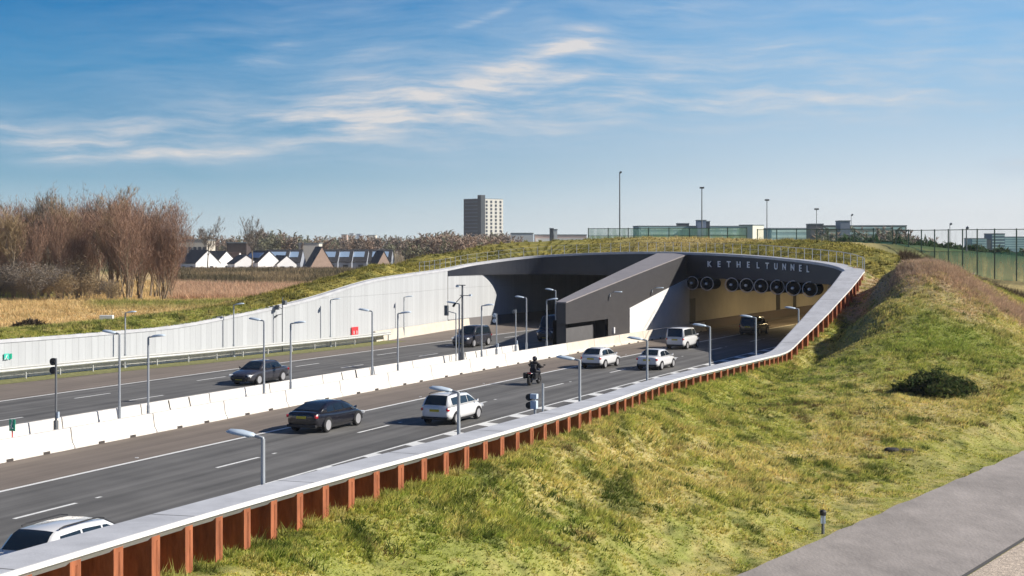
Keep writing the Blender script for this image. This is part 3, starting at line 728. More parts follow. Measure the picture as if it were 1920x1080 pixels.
def barrier_row(d, Y0, Y1, m, name, label, group, startdash=0):
    s = s_of(Y0); k = 0; pr = barrier_proto(m, name, 'opposite' in label); first = True; vis = 0
    while s+6 <= s_of(Y1)+.1:
        Y = y_of(s+3); q = road(Y, d); o = pr if first else dup(pr); first = False
        o.location = q; o.rotation_euler = (0, 0, rz_at(Y)); px = 960+F*q.x/q.y
        o['label'] = label % (ORD[min(vis, 29)]); o['category'] = 'barrier'; o['group'] = group
        if 'opposite' in label and vis % 3 == 1:
            for y in (-.7, 1.1):
                b = MB(); b.tube([(.13, y, .90), (.17, y+.06, .5), (.24, y+.11, .27), (.34, y+.15, .09)], .035, 5); b.build('gap_strip', M_SLOT, o, local=True)  # dark slanted strip added to the face in place of a gap
        vis += 1; s += 6.0
s_ref = s_of(y_at(129, -5.2))
Yst = y_of(s_ref-12)
barrier_row(-5.2, Yst, 121, M_BAR, 'concrete_barrier', 'white concrete barrier block beside the brown shoulder, %s from the left frame edge', 'barrier blocks of the near median row')
s2_ = s_ref-12+np.ceil((s_of(121)-(s_ref-12))/6-1)*6
barrier_row(-5.2, y_of(s_of(Yst)+math.floor((s_of(121)-s_of(Yst)+.1)/6)*6), 151, M_BARB, 'concrete_barrier', 'beige concrete barrier block in front of the dark service building, %s from the left', 'beige barrier blocks by the service building')
barrier_row(-8.2, y_of(s_ref-15), y_at(1012, -8.2)+1, M_BAR, 'concrete_barrier', 'white concrete barrier block beside the opposite lanes, %s from the left frame edge', 'barrier blocks of the far median row')
# dark slanted strips added on the far blocks, standing for gaps between them
# ---- beige plinth barrier at the foot of the white wall near the tunnel
b = MB(); ii = [i for i in range(I_TOP, NR) if 690 < RPX[i] < 868]
def pf(i): return RING[i]-RN[i]*1.2
secs = []
for i in ii[::2]:
    p = Vector((RING[i].x, RING[i].y, 0)); n = RN[i]
    secs.append([p-n*.9+Vector((0, 0, 0)), p-n*.75+Vector((0, 0, .95)), p-n*.35+Vector((0, 0, .95)), p-n*.3])
b.loft(secs); tag(b.build('concrete_plinth', M_BARB), 'beige low concrete plinth at the foot of the white wall, next to the tunnel', 'barrier')
# ---- steel guard rail in front of the white wall
M_GAL = mat('galvanised_steel', (.60, .61, .60, 1), .45, metal=.15, var=.08, scale=2)
gr = empty('guard_rail', road(95, -25.2), 'long galvanised guard rail on a grass strip before the white panel wall', 'guard rail')
def wb_prof(q, n, z): return [q+n*x+Vector((0, 0, z+h)) for x, h in ((0, -.15), (.05, -.09), (0, -.02), (0, .02), (.05, .09), (0, .15), (-.02, .15), (-.02, -.15))]
gi = [i for i in range(I_PL, NR) if RPX[i] < 705 and RING[i].y > 55][::3]
def gp(i, r, z=0): p = RING[i]-RN[i]*r; return Vector((p.x, p.y, z))
for rr, sg_ in ((1.55, -1), (1.05, 1)):
    b = MB(); b.loft([wb_prof(gp(i, rr), RN[i]*sg_, .74) for i in gi]); b.build('rail_beam', M_GAL, gr)
pp = None; ls = -9
for i in gi:
    if RS[i]-ls < 2.6: continue
    ls = RS[i]
    if pp is None:
        b = MB(); b.box((0, 0, .38), (.10, .06, .80)); b.box((0, 0, .74), (.42, .05, .06)); pp = b.build('post', M_GAL, gr, local=True); o = pp
    else: o = pp.copy(); COL.objects.link(o); o.parent = gr
    o.location = gp(i, 1.3)-gr.location; o.rotation_euler = (0, 0, math.atan2(RN[i].y, RN[i].x))
b = MB(); b.loft([[gp(i, .55), gp(i, .55, .5), gp(i, .3, .5), gp(i, .3)] for i in gi]); tag(b.build('concrete_plinth', M_BAR), 'low white concrete kerb wall behind the guard rail, along the far white wall', 'barrier')
b = MB(); b.loft([[gp(i, 0, .012), gp(i, 1.6, .014), gp(i, 3.2, .012)] for i in gi], closed=False, caps=False); st_(b.build('grass_verge', M_VERGE, fix=False))

# ================================================================ STREET LAMPS
M_POLE = mat('lamp_pole_grey', (.40, .43, .46, 1), .45, metal=.2); M_HEAD = mat('lamp_head_white', (.58, .68, .78, 1), .3); M_LENS = mat('lamp_lens', (.30, .45, .62, 1), .15)
def lamp_proto(side, h=4.5):
    e = empty('street_lamp', (0, 0, 0)); b = MB(); b.tube([(0, 0, 0), (0, 0, 1.1), (0, 0, 1.12), (0, 0, h-.04)], [.085, .085, .06, .052], 10); b.box((0, 0, .02), (.28, .28, .04)); b.build('pole', M_POLE, e, local=True, smooth=False)
    b = MB(); b.tube([(0, 0, h-.1), (0, 0, h-.02), (side*.10, 0, h), (side*.28, 0, h+.02)], .04, 8); b.build('arm', M_POLE, e, local=True, smooth=True)
    b = MB(); secs = []
    for x, w, t, zz in ((.22, .05, .05, .02), (.34, .14, .08, .03), (.62, .20, .10, .06), (.90, .16, .08, .085), (1.0, .07, .03, .09)):
        secs.append([(side*x, math.cos(a)*w, h+zz+math.sin(a)*t*(1.0 if math.sin(a) > 0 else .35)) for a in [2*PI*k/12 for k in range(12)]])
    b.loft(secs); hd = b.build('lamp_head', M_HEAD, e, local=True, smooth=True)
    b = MB(); b.box((side*.58, 0, h+.028), (.5, .2, .02), Matrix.Rotation(-side*.12, 3, 'Y')); b.build('lens', M_LENS, hd, local=True)
    return e
LPR = lamp_proto(1); LPL = lamp_proto(-1); usedR = usedL = False
def put_lamp(q, side, label, group, rz=None, sz=1.0):
    global usedR, usedL
    if side > 0: o = LPR if not usedR else dup(LPR); usedR = True
    else: o = LPL if not usedL else dup(LPL); usedL = True
    o.location = q; o.rotation_euler = (0, 0, rz_at(q.y) if rz is None else rz); o.scale = (1, 1, sz)
    tag(o, label, 'street lamp', group); return o
G1 = 'lamps along the near retaining wall'
for k, Y in enumerate((35.2, 46.3, 58.7, 70.7, 82.2, 92.0, 104.2)):
    i = min(range(60, I_TOP), key=lambda i: abs(RING[i].y-Y)); q = RING[i]-RN[i]*.10; q = Vector((q.x, q.y, 0))
    put_lamp(q, -1, '%s street lamp from the left behind the near grey wall cap' % ORD[k], G1)
G2 = 'lamps in the median between the barriers'
for k, (px, side, nm) in enumerate(((224, -1, 0), (278, 1, 0), (495, -1, 1), (545, 1, 1), (698, -1, 2), (746, 1, 2), (861, -1, 3), (903, 1, 3), (987, -1, 4), (1025, 1, 4))):
    d = -7.0 if side < 0 else -6.5
    Y = y_at(px, d); hh = {-1: 4.75, 1: 4.5}[side]
    put_lamp(road(Y, d), side, '%s median street lamp from the left, head pointing %s' % (ORD[k], 'left' if side < 0 else 'right'), G2, sz=hh/4.5)
G3 = 'lamps at the foot of the far white wall'
for k, (px, py) in enumerate(((219, 585), (427, 570), (603, 561), (742, 556))):
    i = min(range(I_PL, NR), key=lambda i: abs(RPX[i]-px)); q = gp(i, .8); z = H-(py-HY)*q.y/F
    put_lamp(q, 1, '%s street lamp from the left standing at the foot of the far white panel wall' % ORD[k], G3, sz=z/4.55)
# wall lamps on the service building
wp = None
for k, (px, py) in enumerate(((1143, 549), (1222, 541))):
    Y = y_at(px, DF); q = road(Y, DF, H-(py-HY)*Y/F)
    if wp is None:
        wp = empty('wall_lamp', q); b = MB(); b.box((.03, 0, -.3), (.06, .18, .3)); b.tube([(.03, 0, -.25), (.3, 0, -.02), (.5, 0, 0)], .035, 7); b.build('bracket', M_POLE, wp, local=True)
        b = MB(); b.loft([[(x, math.cos(a)*w, math.sin(a)*.06) for a in [2*PI*j/10 for j in range(10)]] for x, w in ((.45, .05), (.6, .14), (.9, .15), (1.15, .1), (1.2, .03))]); b.build('lamp_head', M_HEAD, wp, local=True, smooth=True); o = wp
    else: o = dup(wp)
    o.location = q; o.rotation_euler = (0, 0, rz_at(Y)); tag(o, ('left' if k == 0 else 'right')+' one of the two wall lamps on the dark side of the service building', 'lamp', 'wall lamps on the service building')
Yq = 124; q = road(Yq, -8.7); put_lamp(q, -1, 'street lamp half hidden behind the sloping roof of the service building', 'lamps in the median between the barriers', sz=1.12)

# ================================================================ MASTS AND SIGNALS
M_BLK = mat('signal_black', (.02, .02, .022, 1), .5); M_MAST = mat('mast_dark', (.16, .17, .18, 1), .5)
def put(o, px, d, z=0, rz=None):
    Y = y_at(px, d); o.location = road(Y, d, z); o.rotation_euler = (0, 0, rz_at(Y) if rz is None else rz); return o
RX90 = Matrix.Rotation(PI/2, 3, 'X')
def signal(label, h, faces, poleM=M_POLE, discM=M_BLK, r=.17):
    e = empty('traffic_signal', (0, 0, 0), label, 'traffic signal'); b = MB(); b.tube([(0, 0, 0), (0, 0, h)], .05, 8); b.box((0, 0, .55), (.16, .16, 1.0)); b.build('pole', poleM, e, local=True)
    b = MB(); b.box((.1, .02, 1.3), (.1, .08, .3)); b.build('control_box', M_HEAD, e, local=True)
    for k in range(faces):
        z = h-.16-.40*k; b = MB(); b.lathe([(.0, -.08), (r, -.08), (r, .02), (r*.8, .06), (0, .06)], 18, RX90, (-.17, -.02, z)); o = b.build('signal_disc', discM, e, local=True)
        b = MB(); b.tube([(-.17, 0, z), (0, 0, z)], .025, 6); b.build('bracket', M_BLK, o, local=True)
    return e
put(signal('slim pole with two round black signal lamps in the median near the left edge', 3.9, 2, M_MAST), 105, -6.8)
put(signal('slim pole with two round pale signal discs in the median before the left tube', 3.75, 2, M_POLE, M_HEAD, .16), 931, -7.0)
put(signal('thin grey signal pole with one oval disc in the median before the left tube', 3.9, 1, M_POLE, M_MAST, .15), 967, -7.0)
# instrument mast
e = empty('instrument_mast', (0, 0, 0), 'tall dark mast with crossbars and small instruments in the median before the left tube', 'mast')
b = MB(); b.tube([(0, 0, 0), (0, 0, 6.1)], [.1, .07], 8); b.box((0, 0, .6), (.24, .24, 1.2)); b.build('pole', M_MAST, e, local=True)
b = MB(); b.box((-.1, 0, 6.1), (.7, .06, .06)); b.box((.25, 0, 5.35), (.9, .05, .05)); b.build('crossbar', M_MAST, e, local=True)
b = MB(); b.box((-.4, 0, 6.02), (.22, .16, .14)); b.box((.66, 0, 5.38), (.16, .2, .12)); b.build('sensor', M_HEAD, e, local=True)
b = MB(); b.tube([(-.05, 0, 5.3), (-.55, -.1, 4.75)], .03, 6); b.box((-.62, -.1, 4.65), (.12, .16, .3), Matrix.Rotation(.6, 3, 'Y')); b.build('camera', M_BLK, e, local=True)
put(e, 867, -6.75)
e = empty('traffic_signal', (0, 0, 0), 'dark box signal on a bracket on a pale pole left of the tall instrument mast', 'traffic signal')
b = MB(); b.tube([(0, 0, 0), (0, 0, 4.0)], .05, 8); b.tube([(0, 0, 4.0), (-.7, 0, 4.15)], .035, 6); b.build('pole', M_POLE, e, local=True)
b = MB(); b.box((-.78, 0, 4.2), (.30, .22, .75)); b.build('signal_box', M_MAST, e, local=True, bevel=.02)
put(e, 855, -7.6)
# added mast near the far wall; its dark boxes partly stand for lamp shadows
e = empty('shadow_mark_mast', (0, 0, 0), 'slim added mast whose dark boxes stand for shadow marks on the far white wall', 'mast')
b = MB(); b.tube([(0, 0, 0), (0, 0, 4.6)], .045, 8); b.build('pole', M_MAST, e, local=True)
b = MB(); b.box((.25, 0, 4.15), (.24, .3, .36)); b.box((-.5, 0, 3.75), (.26, .26, .40)); b.tube([(-.5, 0, 3.9), (0, 0, 3.6)], .02, 5); b.tube([(0, 0, 4.2), (.2, 0, 4.2)], .02, 5); b.build('camera', M_MAST, e, local=True)
b = MB(); b.tube([(0, 0, 3.2), (-.5, 0, 3.1)], .03, 6); b.box((-.62, 0, 3.0), (.3, .12, .12), Matrix.Rotation(-.7, 3, 'Y')); b.build('floodlight', M_MAST, e, local=True)  # slanted box shaped after the shadow of a lamp head
i = min(range(I_PL, NR), key=lambda i: abs(RPX[i]-515)); e.location = gp(i, .7); e.rotation_euler = (0, 0, rz_at(100))
# near equipment post behind the cap
i = min(range(60, I_TOP), key=lambda i: abs(RPX[i]-1018)); q = RING[i]-RN[i]*.35
e = empty('equipment_post', (q.x, q.y, 0), 'short post with a white control box and black signal lamps behind the near wall cap', 'signal box', rz=rz_at(q.y))
b = MB(); b.tube([(0, 0, 0), (0, 0, 3.55)], .05, 8); b.tube([(.22, .25, 0), (.22, .25, 4.0)], .045, 8); b.build('pole', M_POLE, e, local=True)
b = MB(); b.box((-.02, -.03, 3.55), (.26, .2, .18)); b.box((-.02, -.03, 3.24), (.24, .2, .30)); b.build('control_box', M_HEAD, e, local=True, bevel=.015)
for z in (3.2, 3.5):
    b = MB(); b.lathe([(0, -.08), (.13, -.08), (.13, .06), (0, .06)], 14, RX90, (-.24, .05, z)); b.build('signal_lamp', M_BLK, e, local=True)
# signs
M_GRN = mat('sign_green', (.0, .36, .22, 1), .5); M_RED = mat('sign_red', (.72, .05, .06, 1), .5); M_SW = mat('sign_white', (.8, .8, .8, 1), .5)
e = empty('exit_sign', (0, 0, 0), 'small green escape-route sign on a red post between the barriers at the left edge', 'sign')
b = MB(); b.tube([(0, 0, 0), (0, 0, 1.0)], .03, 6); b.build('post', M_RED, e, local=True)
b = MB(); b.box((0, 0, 1.2), (.32, .04, .52)); o = b.build('sign_panel', M_GRN, e, local=True, bevel=.01)
b = MB(); b.tube([(-.03, -.03, 1.15), (.0, -.03, 1.27), (.02, -.03, 1.33)], .03, 6); b.tube([(-.03, -.03, 1.15), (-.09, -.03, 1.03)], .022, 5); b.tube([(-.03, -.03, 1.15), (.07, -.03, 1.05)], .022, 5); b.lathe([(0, -.01), (.035, -.01), (.035, .01), (0, .01)], 8, RX90, (.03, -.03, 1.39)); b.build('running_figure', M_SW, o, local=True)
put(e, 23, -6.6)
def wall_sign(px, py0, py1, w, name, label, m, inner):
    i = min(range(I_TOP+60, NR), key=lambda i: abs(RPX[i]-px)); p = RING[i]; Y = p.y-.0; z1 = H-(py0-HY)*Y/F; z0 = H-(py1-HY)*Y/F
    q = p-RN[i]*.06; ang = math.atan2(-RN[i].x, RN[i].y)  # local y -> outward normal
    ang = math.atan2(RN[i].y, RN[i].x)-PI/2
    e = empty(name, (q.x, q.y, (z0+z1)/2), label, 'sign', rz=ang); hh = z1-z0
    b = MB(); b.box((0, 0, 0), (w, .04, hh)); o = b.build('panel', m, e, local=True); inner(e, w, hh); return e
def red_inner(e, w, h):
    b = MB()
    for sx in (-1, 1):
        b.tube([(sx*w*.22, -.03, h*.18), (sx*w*.22, -.03, -h*.08)], .07, 6); b.lathe([(0, -.01), (.075, -.01), (.075, .01), (0, .01)], 10, RX90, (sx*w*.22, -.03, -h*.22))
    b.build('pictogram', M_SW, e, local=True)
wall_sign(667, 613, 635, 1.15, 'fire_equipment_sign', 'square red safety sign with two white marks on the far white wall', M_RED, red_inner)
wall_sign(842, 600, 616, .55, 'fire_hydrant_sign', 'narrow red upright sign at the end of the white wall beside the left tube', M_RED, lambda e, w, h: None)
def grn_inner(e, w, h):
    b = MB(); b.box((w*.85, 0, 0), (.16, .04, h*.9)); b.build('side_panel', M_GRN, e, local=True)
    b = MB(); b.tube([(-.1, -.03, -.05), (.02, -.03, .12)], .04, 6); b.tube([(-.1, -.03, -.05), (-.2, -.03, -.2)], .03, 5); b.tube([(-.1, -.03, -.05), (.05, -.03, -.2)], .03, 5); b.build('running_figure', M_SW, e, local=True)
wall_sign(14, 663, 674, .45, 'exit_sign', 'small green escape sign on the far white wall at the left edge', mat('sign_teal', (.05, .55, .42, 1), .5), grn_inner)
# bollard by the path
x, y = P3(1543, 50.3, 0)[:2]; zb = ter1(x, y)
e = empty('marker_post', (x, y, zb), 'short grey marker post with a dark cap on the grass beside the service path', 'post')
b = MB(); b.tube([(0, 0, -.1), (0, 0, .62)], .055, 8); b.build('post', M_MAST, e, local=True); b = MB(); b.box((0, 0, .5), (.17, .10, .28)); b.build('reflector', M_HEAD, e, local=True); b = MB(); b.lathe([(.1, .64), (.12, .66), (.12, .76), (.08, .82), (0, .83)], 12); b.build('cap', M_BLK, e, local=True)
# manhole pair
for k, px in enumerate((1672, 1700)):
    Yp = 66.5; x = (px-960)/F*Yp; z = ter1(x, Yp); b = MB(); b.lathe([(.30, -.3), (.34, .08), (.26, .14), (.0, .15)], 14, None, (x, Yp, z)); 
    tag(b.build('drain_cover', mat('iron_dark', (.045, .04, .042, 1), .8, var=.3, scale=4)), ('left' if k == 0 else 'right')+' one of two low dark drain covers lying in the grass above the path', 'drain cover', 'drain covers in the grass')
# white marker and stone heap in the left field
x, y = P3(200, 122, 0)[:2]; b = MB(); b.box((x, y, ter1(x, y)+.35), (1.1, .5, .45)); tag(b.build('concrete_block', M_CAPF, bevel=.03), 'small pale concrete block in the grass above the far wall', 'block')
# ================================================================ VEHICLES
M_GL = glass('car_glass'); M_TYRE = mat('tyre_rubber', (.02, .02, .02, 1), .85); M_RIM = mat('alloy_rim', (.62, .62, .64, 1), .3, metal=.5); M_RIMD = mat('dark_rim', (.25, .25, .27, 1), .35, metal=.5)
M_TAIL = mat('tail_light_red', (.55, .015, .03, 1), .2, coat=.5); M_HL = mat('headlight_clear', (.75, .78, .8, 1), .1); M_PLATE = mat('yellow_plate', (.60, .50, .03, 1), .5); M_TRIM = mat('black_trim', (.018, .018, .02, 1), .55)
def paint(n, c): return mat('paint_'+n, (*c, 1), .25, coat=.8, var=.0)
P_WHITE = paint('white', (.78, .79, .80)); P_BLACK = paint('black', (.012, .012, .018)); P_DGREY = paint('dark_grey', (.045, .045, .055)); P_SILV = paint('silver', (.62, .65, .68))
def make_car(name, label, cat, pm, L=4.6, W=1.8, h=1.47, belt=.92, hood=.95, tail=1.0, xr0=.3, xr1=1.1, xf1=2.7, xf0=3.6, rear_x=.0, wb=2.65, wr=.33, rimm=None, wagon=False, rails=False, pillar=(.52,), roofw=.66, gh_taper=1.0, rearglass=True, sideglass=True):
    e = empty(name, (0, 0, 0), label, cat); X0 = -L/2
    # local: +Y forward, X right
    def hw(u):
        return W/2*(np.interp(u, [0, .03, .12, .3, .7, .88, .97, 1], [.78, .88, .97, 1, 1, .965, .84, .66]))
    def deck(u):
        x = u*L; return float(np.interp(x, [0, .06, xr0, xr1, xf1, xf0, L-.75, L-.2, L-.03, L], [tail-.16, tail-.03, tail, belt+.02, belt+.02, hood, hood-.09, hood-.22, hood-.32, hood-.42]))
    b = MB(); secs = []
    for u in (0, .012, .04, .09, .15, .25, .4, .55, .7, .8, .87, .93, .97, .99, 1.0):
        w = hw(u); d = deck(u); y = X0+u*L; zb = float(np.interp(u, [0, .03, .1, .9, .97, 1], [.42, .3, .2, .2, .26, .38]))
        half = [(w*.80, zb), (w*.985, zb+.10), (w*1.0, zb+.3), (w*1.0, d-.22), (w*.97, d-.10), (w*.90, d-.02), (w*.5, d+.015)]
        secs.append([(x, y, z) for x, z in half]+[(-x, y, z) for x, z in reversed(half)])
    b.loft(secs)
    body = b.build('body', pm, e, local=True, smooth=True, subs=1)
    # greenhouse
    bw = W/2*.93; tw = W/2*roofw
    xs = [xr0, (xr0*.35+xr1*.65), xr1, (xr1+xf1)/2, xf1, (xf1*.6+xf0*.4), xf0]
    def ztop(x): 
        pts = [(xr0, deck(xr0/L)-.02), (xr0*.35+xr1*.65, belt+(h-belt)*.78), (xr1, h-.035), ((xr1+xf1)/2, h), (xf1, h-.045), (xf1*.6+xf0*.4, belt+(h-belt)*.60), (xf0, deck(xf0/L)-.02)]
        return float(np.interp(x, [p[0] for p in pts], [p[1] for p in pts]))
    def topw(x): return float(np.interp(x, [xr0, xr1, xf1, xf0], [bw*.86, tw*.97, tw, bw*.9]))
    b = MB(); secs = []
    for x in xs:
        zt = ztop(x); z0 = deck(x/L)-.06; y = X0+x; t = topw(x); 
        secs.append([(bw, y, z0), (t+.035, y, zt-.05), (t-.06, y, zt-.005), (0, y, zt+.02), (-(t-.06), y, zt-.005), (-(t+.035), y, zt-.05), (-bw, y, z0)])
    b.loft(secs); b.build('roof', pm, e, local=True, smooth=True)
    def gpt(x, f, sgn, off=.012):   # point on the side plane: f 0=belt,1=roof edge
        zt = ztop(x)-.05; z0 = deck(x/L)-.06; t = topw(x)+.035; return (sgn*(bw+(t-bw)*f+off), X0+x, z0+(zt-z0)*f+.0)
    def ge(lo, hi, n=4):
        return
    # side windows
    if sideglass:
        xa = xr0+(xr1-xr0)*.45 if not wagon else xr1+.02; xb = xf1+(xf0-xf1)*.72
        divs = [0.0]+list(pillar)+[1.0]
        for sgn in (-1, 1):
            for k in range(len(divs)-1):
                a = xa+(xb-xa)*divs[k]+(.04 if k else 0); c = xa+(xb-xa)*divs[k+1]-(.04 if k < len(divs)-2 else 0)
                n = 5; top = []; bot = []
                for j in range(n+1):
                    x = a+(c-a)*j/n; zt = ztop(x)-.05; z0 = deck(x/L)-.06; zz = belt+.05
                    f0 = min(max((zz-z0)/(max(zt-z0, .01)), 0), .95); f1 = max(f0+.01, 1-.07/max(zt-z0, .08)); top.append(gpt(x, f1, sgn)); bot.append(gpt(x, f0, sgn))
                b = MB(); b.loft([[p, q] for p, q in zip(top, bot)], closed=False, caps=False); b.build('side_window', M_GL, e, local=True, fix=False)
    # rear window and windscreen follow the slanted ends
    def slant(x0, x1, nm, f0, f1):
        secs = []; sg_ = 1 if x1 > x0 else -1
        for j in range(7):
            f = f0+(f1-f0)*j/6; x = x0+(x1-x0)*f; zt = ztop(x); t = topw(x)-.07; t2 = t-.05
            off = .016; secs.append([(sx*t*1.0, X0+x-sg_*off, zt+off+(.0 if abs(sx) > .9 else .014)) for sx in (-1, -.5, 0, .5, 1)])
        b = MB(); b.loft(secs, closed=False, caps=False); b.build(nm, M_GL, e, local=True, fix=False, smooth=True)
    if rearglass: slant(xr0, xr1, 'rear_window', .10 if not wagon else .04, .93)
    slant(xf0, xf1, 'windscreen', .10, .93)
    # wheels
    R = Matrix.Rotation(PI/2, 3, 'Y'); ax0 = L*.5-wb/2-X0*0; 
    wy = [X0+L*.195+.0, X0+L*.195+wb]
    for yy in wy:
        for sgn in (-1, 1):
            c = (sgn*(W/2-.11), yy, wr)
            b = MB(); b.lathe([(wr*.62, -.105), (wr*.94, -.11), (wr, -.08), (wr, .08), (wr*.94, .11), (wr*.62, .105)], 22, R, c); wh = b.build('wheel', M_TYRE, e, local=True)
            b = MB(); s_ = sgn
            b.lathe([(wr*.70, .119*s_), (wr*.60, .10*s_), (wr*.2, .09*s_), (0, .09*s_)], 18, R, c); b.build('rim', rimm or M_RIM, wh, local=True)
            b = MB()
            prof = [(math.cos(a)*(wr+.085), math.sin(a)*(wr+.085)) for a in [PI*j/12 for j in range(13)]]
            b.prism([(sgn*(W/2-.14), yy+p, max(wr-.10, 0)+q*1.0+.06) for p, q in prof], (sgn*.148, 0, 0)); b.build('wheel_arch', M_TRIM, e, local=True)
    # lamps, plates, bumpers
    for sgn in (-1, 1):
        b = MB(); b.box((sgn*W*.40, X0+.09, tail-.22), (.20, .16, .15), Matrix.Rotation(-sgn*.5, 3, 'Z')); b.build('tail_light', M_TAIL, e, local=True, bevel=.03)
        b = MB(); b.box((sgn*W*.36, X0+L-.17, hood-.33), (.34, .22, .14), Matrix.Rotation(-sgn*-.5, 3, 'Z')); b.build('headlight', M_HL, e, local=True, bevel=.03)
        b = MB(); yb = X0+xf1+(xf0-xf1)*.62; b.loft([[(sgn*(bw+.02), yb, belt+.03), (sgn*(bw+.02), yb, belt+.08), (sgn*(bw+.02), yb-.05, belt+.05)], [(sgn*(bw+.2), yb-.02, belt), (sgn*(bw+.2), yb-.02, belt+.16), (sgn*(bw+.18), yb-.16, belt+.08)]]); b.build('mirror', pm, e, local=True)
    b = MB(); b.box((0, X0-.012, tail-.27), (.52, .03, .115)); b.build('rear_plate', M_PLATE, e, local=True)
    b = MB(); b.box((0, X0+L+.0, .42), (.52, .03, .115)); b.build('front_plate', M_PLATE, e, local=True)
    b = MB(); b.box((0, X0+.06, .36), (W*.84, .16, .14)); b.build('rear_bumper', M_TRIM, e, local=True, bevel=.03)
    b = MB(); b.box((0, X0+L-.05, .50), (W*.46, .14, .20)); b.box((0, X0+L-.03, .30), (W*.55, .12, .10)); b.build('grille', M_TRIM, e, local=True, bevel=.02)
    if rails:
        for sgn in (-1, 1):
            b = MB(); b.tube([(sgn*(tw-.03), X0+xr1+.1, h+.01), (sgn*(tw-.03), X0+xr1+.3, h+.05), (sgn*(tw-.03), X0+xf1-.3, h+.05), (sgn*(tw-.03), X0+xf1, h-.01)], .022, 6); b.build('roof_rail', M_TRIM, e, local=True)
    b = MB(); b.box((0, X0+L*.5, .24), (W*.9, L*.62, .1)); b.build('underbody', M_TRIM, e, local=True)
    return e
def contact(px, py, W, L, wb, rev=False, front=False):
    Yp = F*H/(py-HY); Xp = (px-960)/F*Yp; dd, Yc = d_of(Vector((Xp, Yp, 0)))
    # the wheel is on the right-hand side as seen from the camera
    off = (L/2-L*.195) if not rev else -(wb-(L/2-L*.195))*-1
    return y_of(s_of(Yc)+off), dd-W/2+.03
def drive(e, Y, d, rev=False, dz=.008):
    e.location = road(Y, d, dz); e.rotation_euler = (0, 0, rz_at(Y)+(PI if rev else 0)); return e
drive(make_car('fastback_sedan', 'glossy black fastback sedan with pale wheels in the left near lane', 'car', P_BLACK, L=4.85, W=1.92, h=1.42, belt=.93, hood=.93, tail=1.05, xr0=.35, xr1=1.75, xf1=2.85, xf0=3.95, wb=2.96, wr=.36, pillar=(.3, .62), roofw=.60), *contact(615, 811, 1.92, 4.85, 2.96))
drive(make_car('estate_car', 'white estate car with roof rails passing behind a lamp pole in the right near lane', 'car', P_WHITE, L=4.35, W=1.74, h=1.50, belt=.95, hood=.98, tail=1.02, xr0=.06, xr1=.50, xf1=2.6, xf0=3.5, wb=2.62, wr=.32, wagon=True, rails=True, pillar=(.33, .66), roofw=.70), *contact(857, 796, 1.78, 4.35, 2.62))
drive(make_car('estate_car', 'white estate car at the lower left, half hidden behind the wall cap', 'car', P_WHITE, L=4.6, W=1.85, h=1.60, belt=1.05, hood=1.02, tail=1.1, xr0=.08, xr1=.72, xf1=2.7, xf0=3.6, wb=2.7, wr=.35, wagon=True, rails=True, pillar=(.33, .66), roofw=.70), *(lambda r: (r[1], r[0]))(d_of(Vector((-12.0, 40.4, 0)))))
drive(make_car('sedan', 'dark grey sedan with a yellow plate driving towards the camera in the opposite lanes', 'car', P_DGREY, L=4.75, W=1.83, h=1.46, belt=.95, hood=.97, tail=1.0, xr0=.75, xr1=1.35, xf1=2.65, xf0=3.5, wb=2.8, wr=.34, pillar=(.5,), roofw=.64), 90.6, -14.3, True)
drive(make_car('hatchback', 'white hatchback in the left lane just beyond the motorcycle', 'car', P_WHITE, L=4.15, W=1.76, h=1.47, belt=.93, hood=.95, tail=1.0, xr0=.10, xr1=.85, xf1=2.3, xf0=3.2, wb=2.5, wr=.32, wagon=False, pillar=(.5,), roofw=.66), *contact(1135, 691, 1.76, 4.15, 2.5))
drive(make_car('sedan', 'silver-white sedan in the right lane just before the shadow of the tunnel', 'car', P_WHITE, L=4.5, W=1.78, h=1.45, belt=.93, hood=.93, tail=1.02, xr0=.55, xr1=1.3, xf1=2.5, xf0=3.35, wb=2.6, wr=.32, pillar=(.5,), roofw=.64), *contact(1241, 694, 1.78, 4.5, 2.6))
drive(make_car('compact_van', 'white compact van with dark rear windows entering the right tunnel tube', 'van', P_WHITE, L=4.4, W=1.80, h=1.84, belt=1.12, hood=1.08, tail=1.12, xr0=.04, xr1=.22, xf1=2.9, xf0=3.6, wb=2.68, wr=.33, wagon=True, pillar=(.66,), roofw=.80), *contact(1289, 655, 1.8, 4.4, 2.68))
drive(make_car('suv', 'black off-road car already inside the right tunnel tube', 'car', P_BLACK, L=4.8, W=1.95, h=1.85, belt=1.12, hood=1.12, tail=1.15, xr0=.05, xr1=.3, xf1=2.9, xf0=3.6, wb=2.8, wr=.38, wagon=True, pillar=(.33, .66), roofw=.72), *contact(1424, 629, 1.95, 4.8, 2.8))
drive(make_car('pickup_truck', 'dark off-road car leaving the left tunnel tube beneath the white wall', 'car', P_DGREY, L=4.9, W=1.9, h=1.82, belt=1.1, hood=1.12, tail=1.12, xr0=.05, xr1=.5, xf1=2.9, xf0=3.65, wb=2.9, wr=.38, wagon=True, pillar=(.5,), roofw=.68), 123.5, -16.6, True)
drive(make_car('van', 'dark van with small lit front lamps deep inside the left tunnel tube', 'van', P_DGREY, L=5.2, W=2.0, h=2.4, belt=1.3, hood=1.25, tail=1.3, xr0=.04, xr1=.2, xf1=3.7, xf0=4.5, wb=3.2, wr=.36, wagon=True, pillar=(.7,), roofw=.82), y_at(1042, -12.8), -12.8, True)

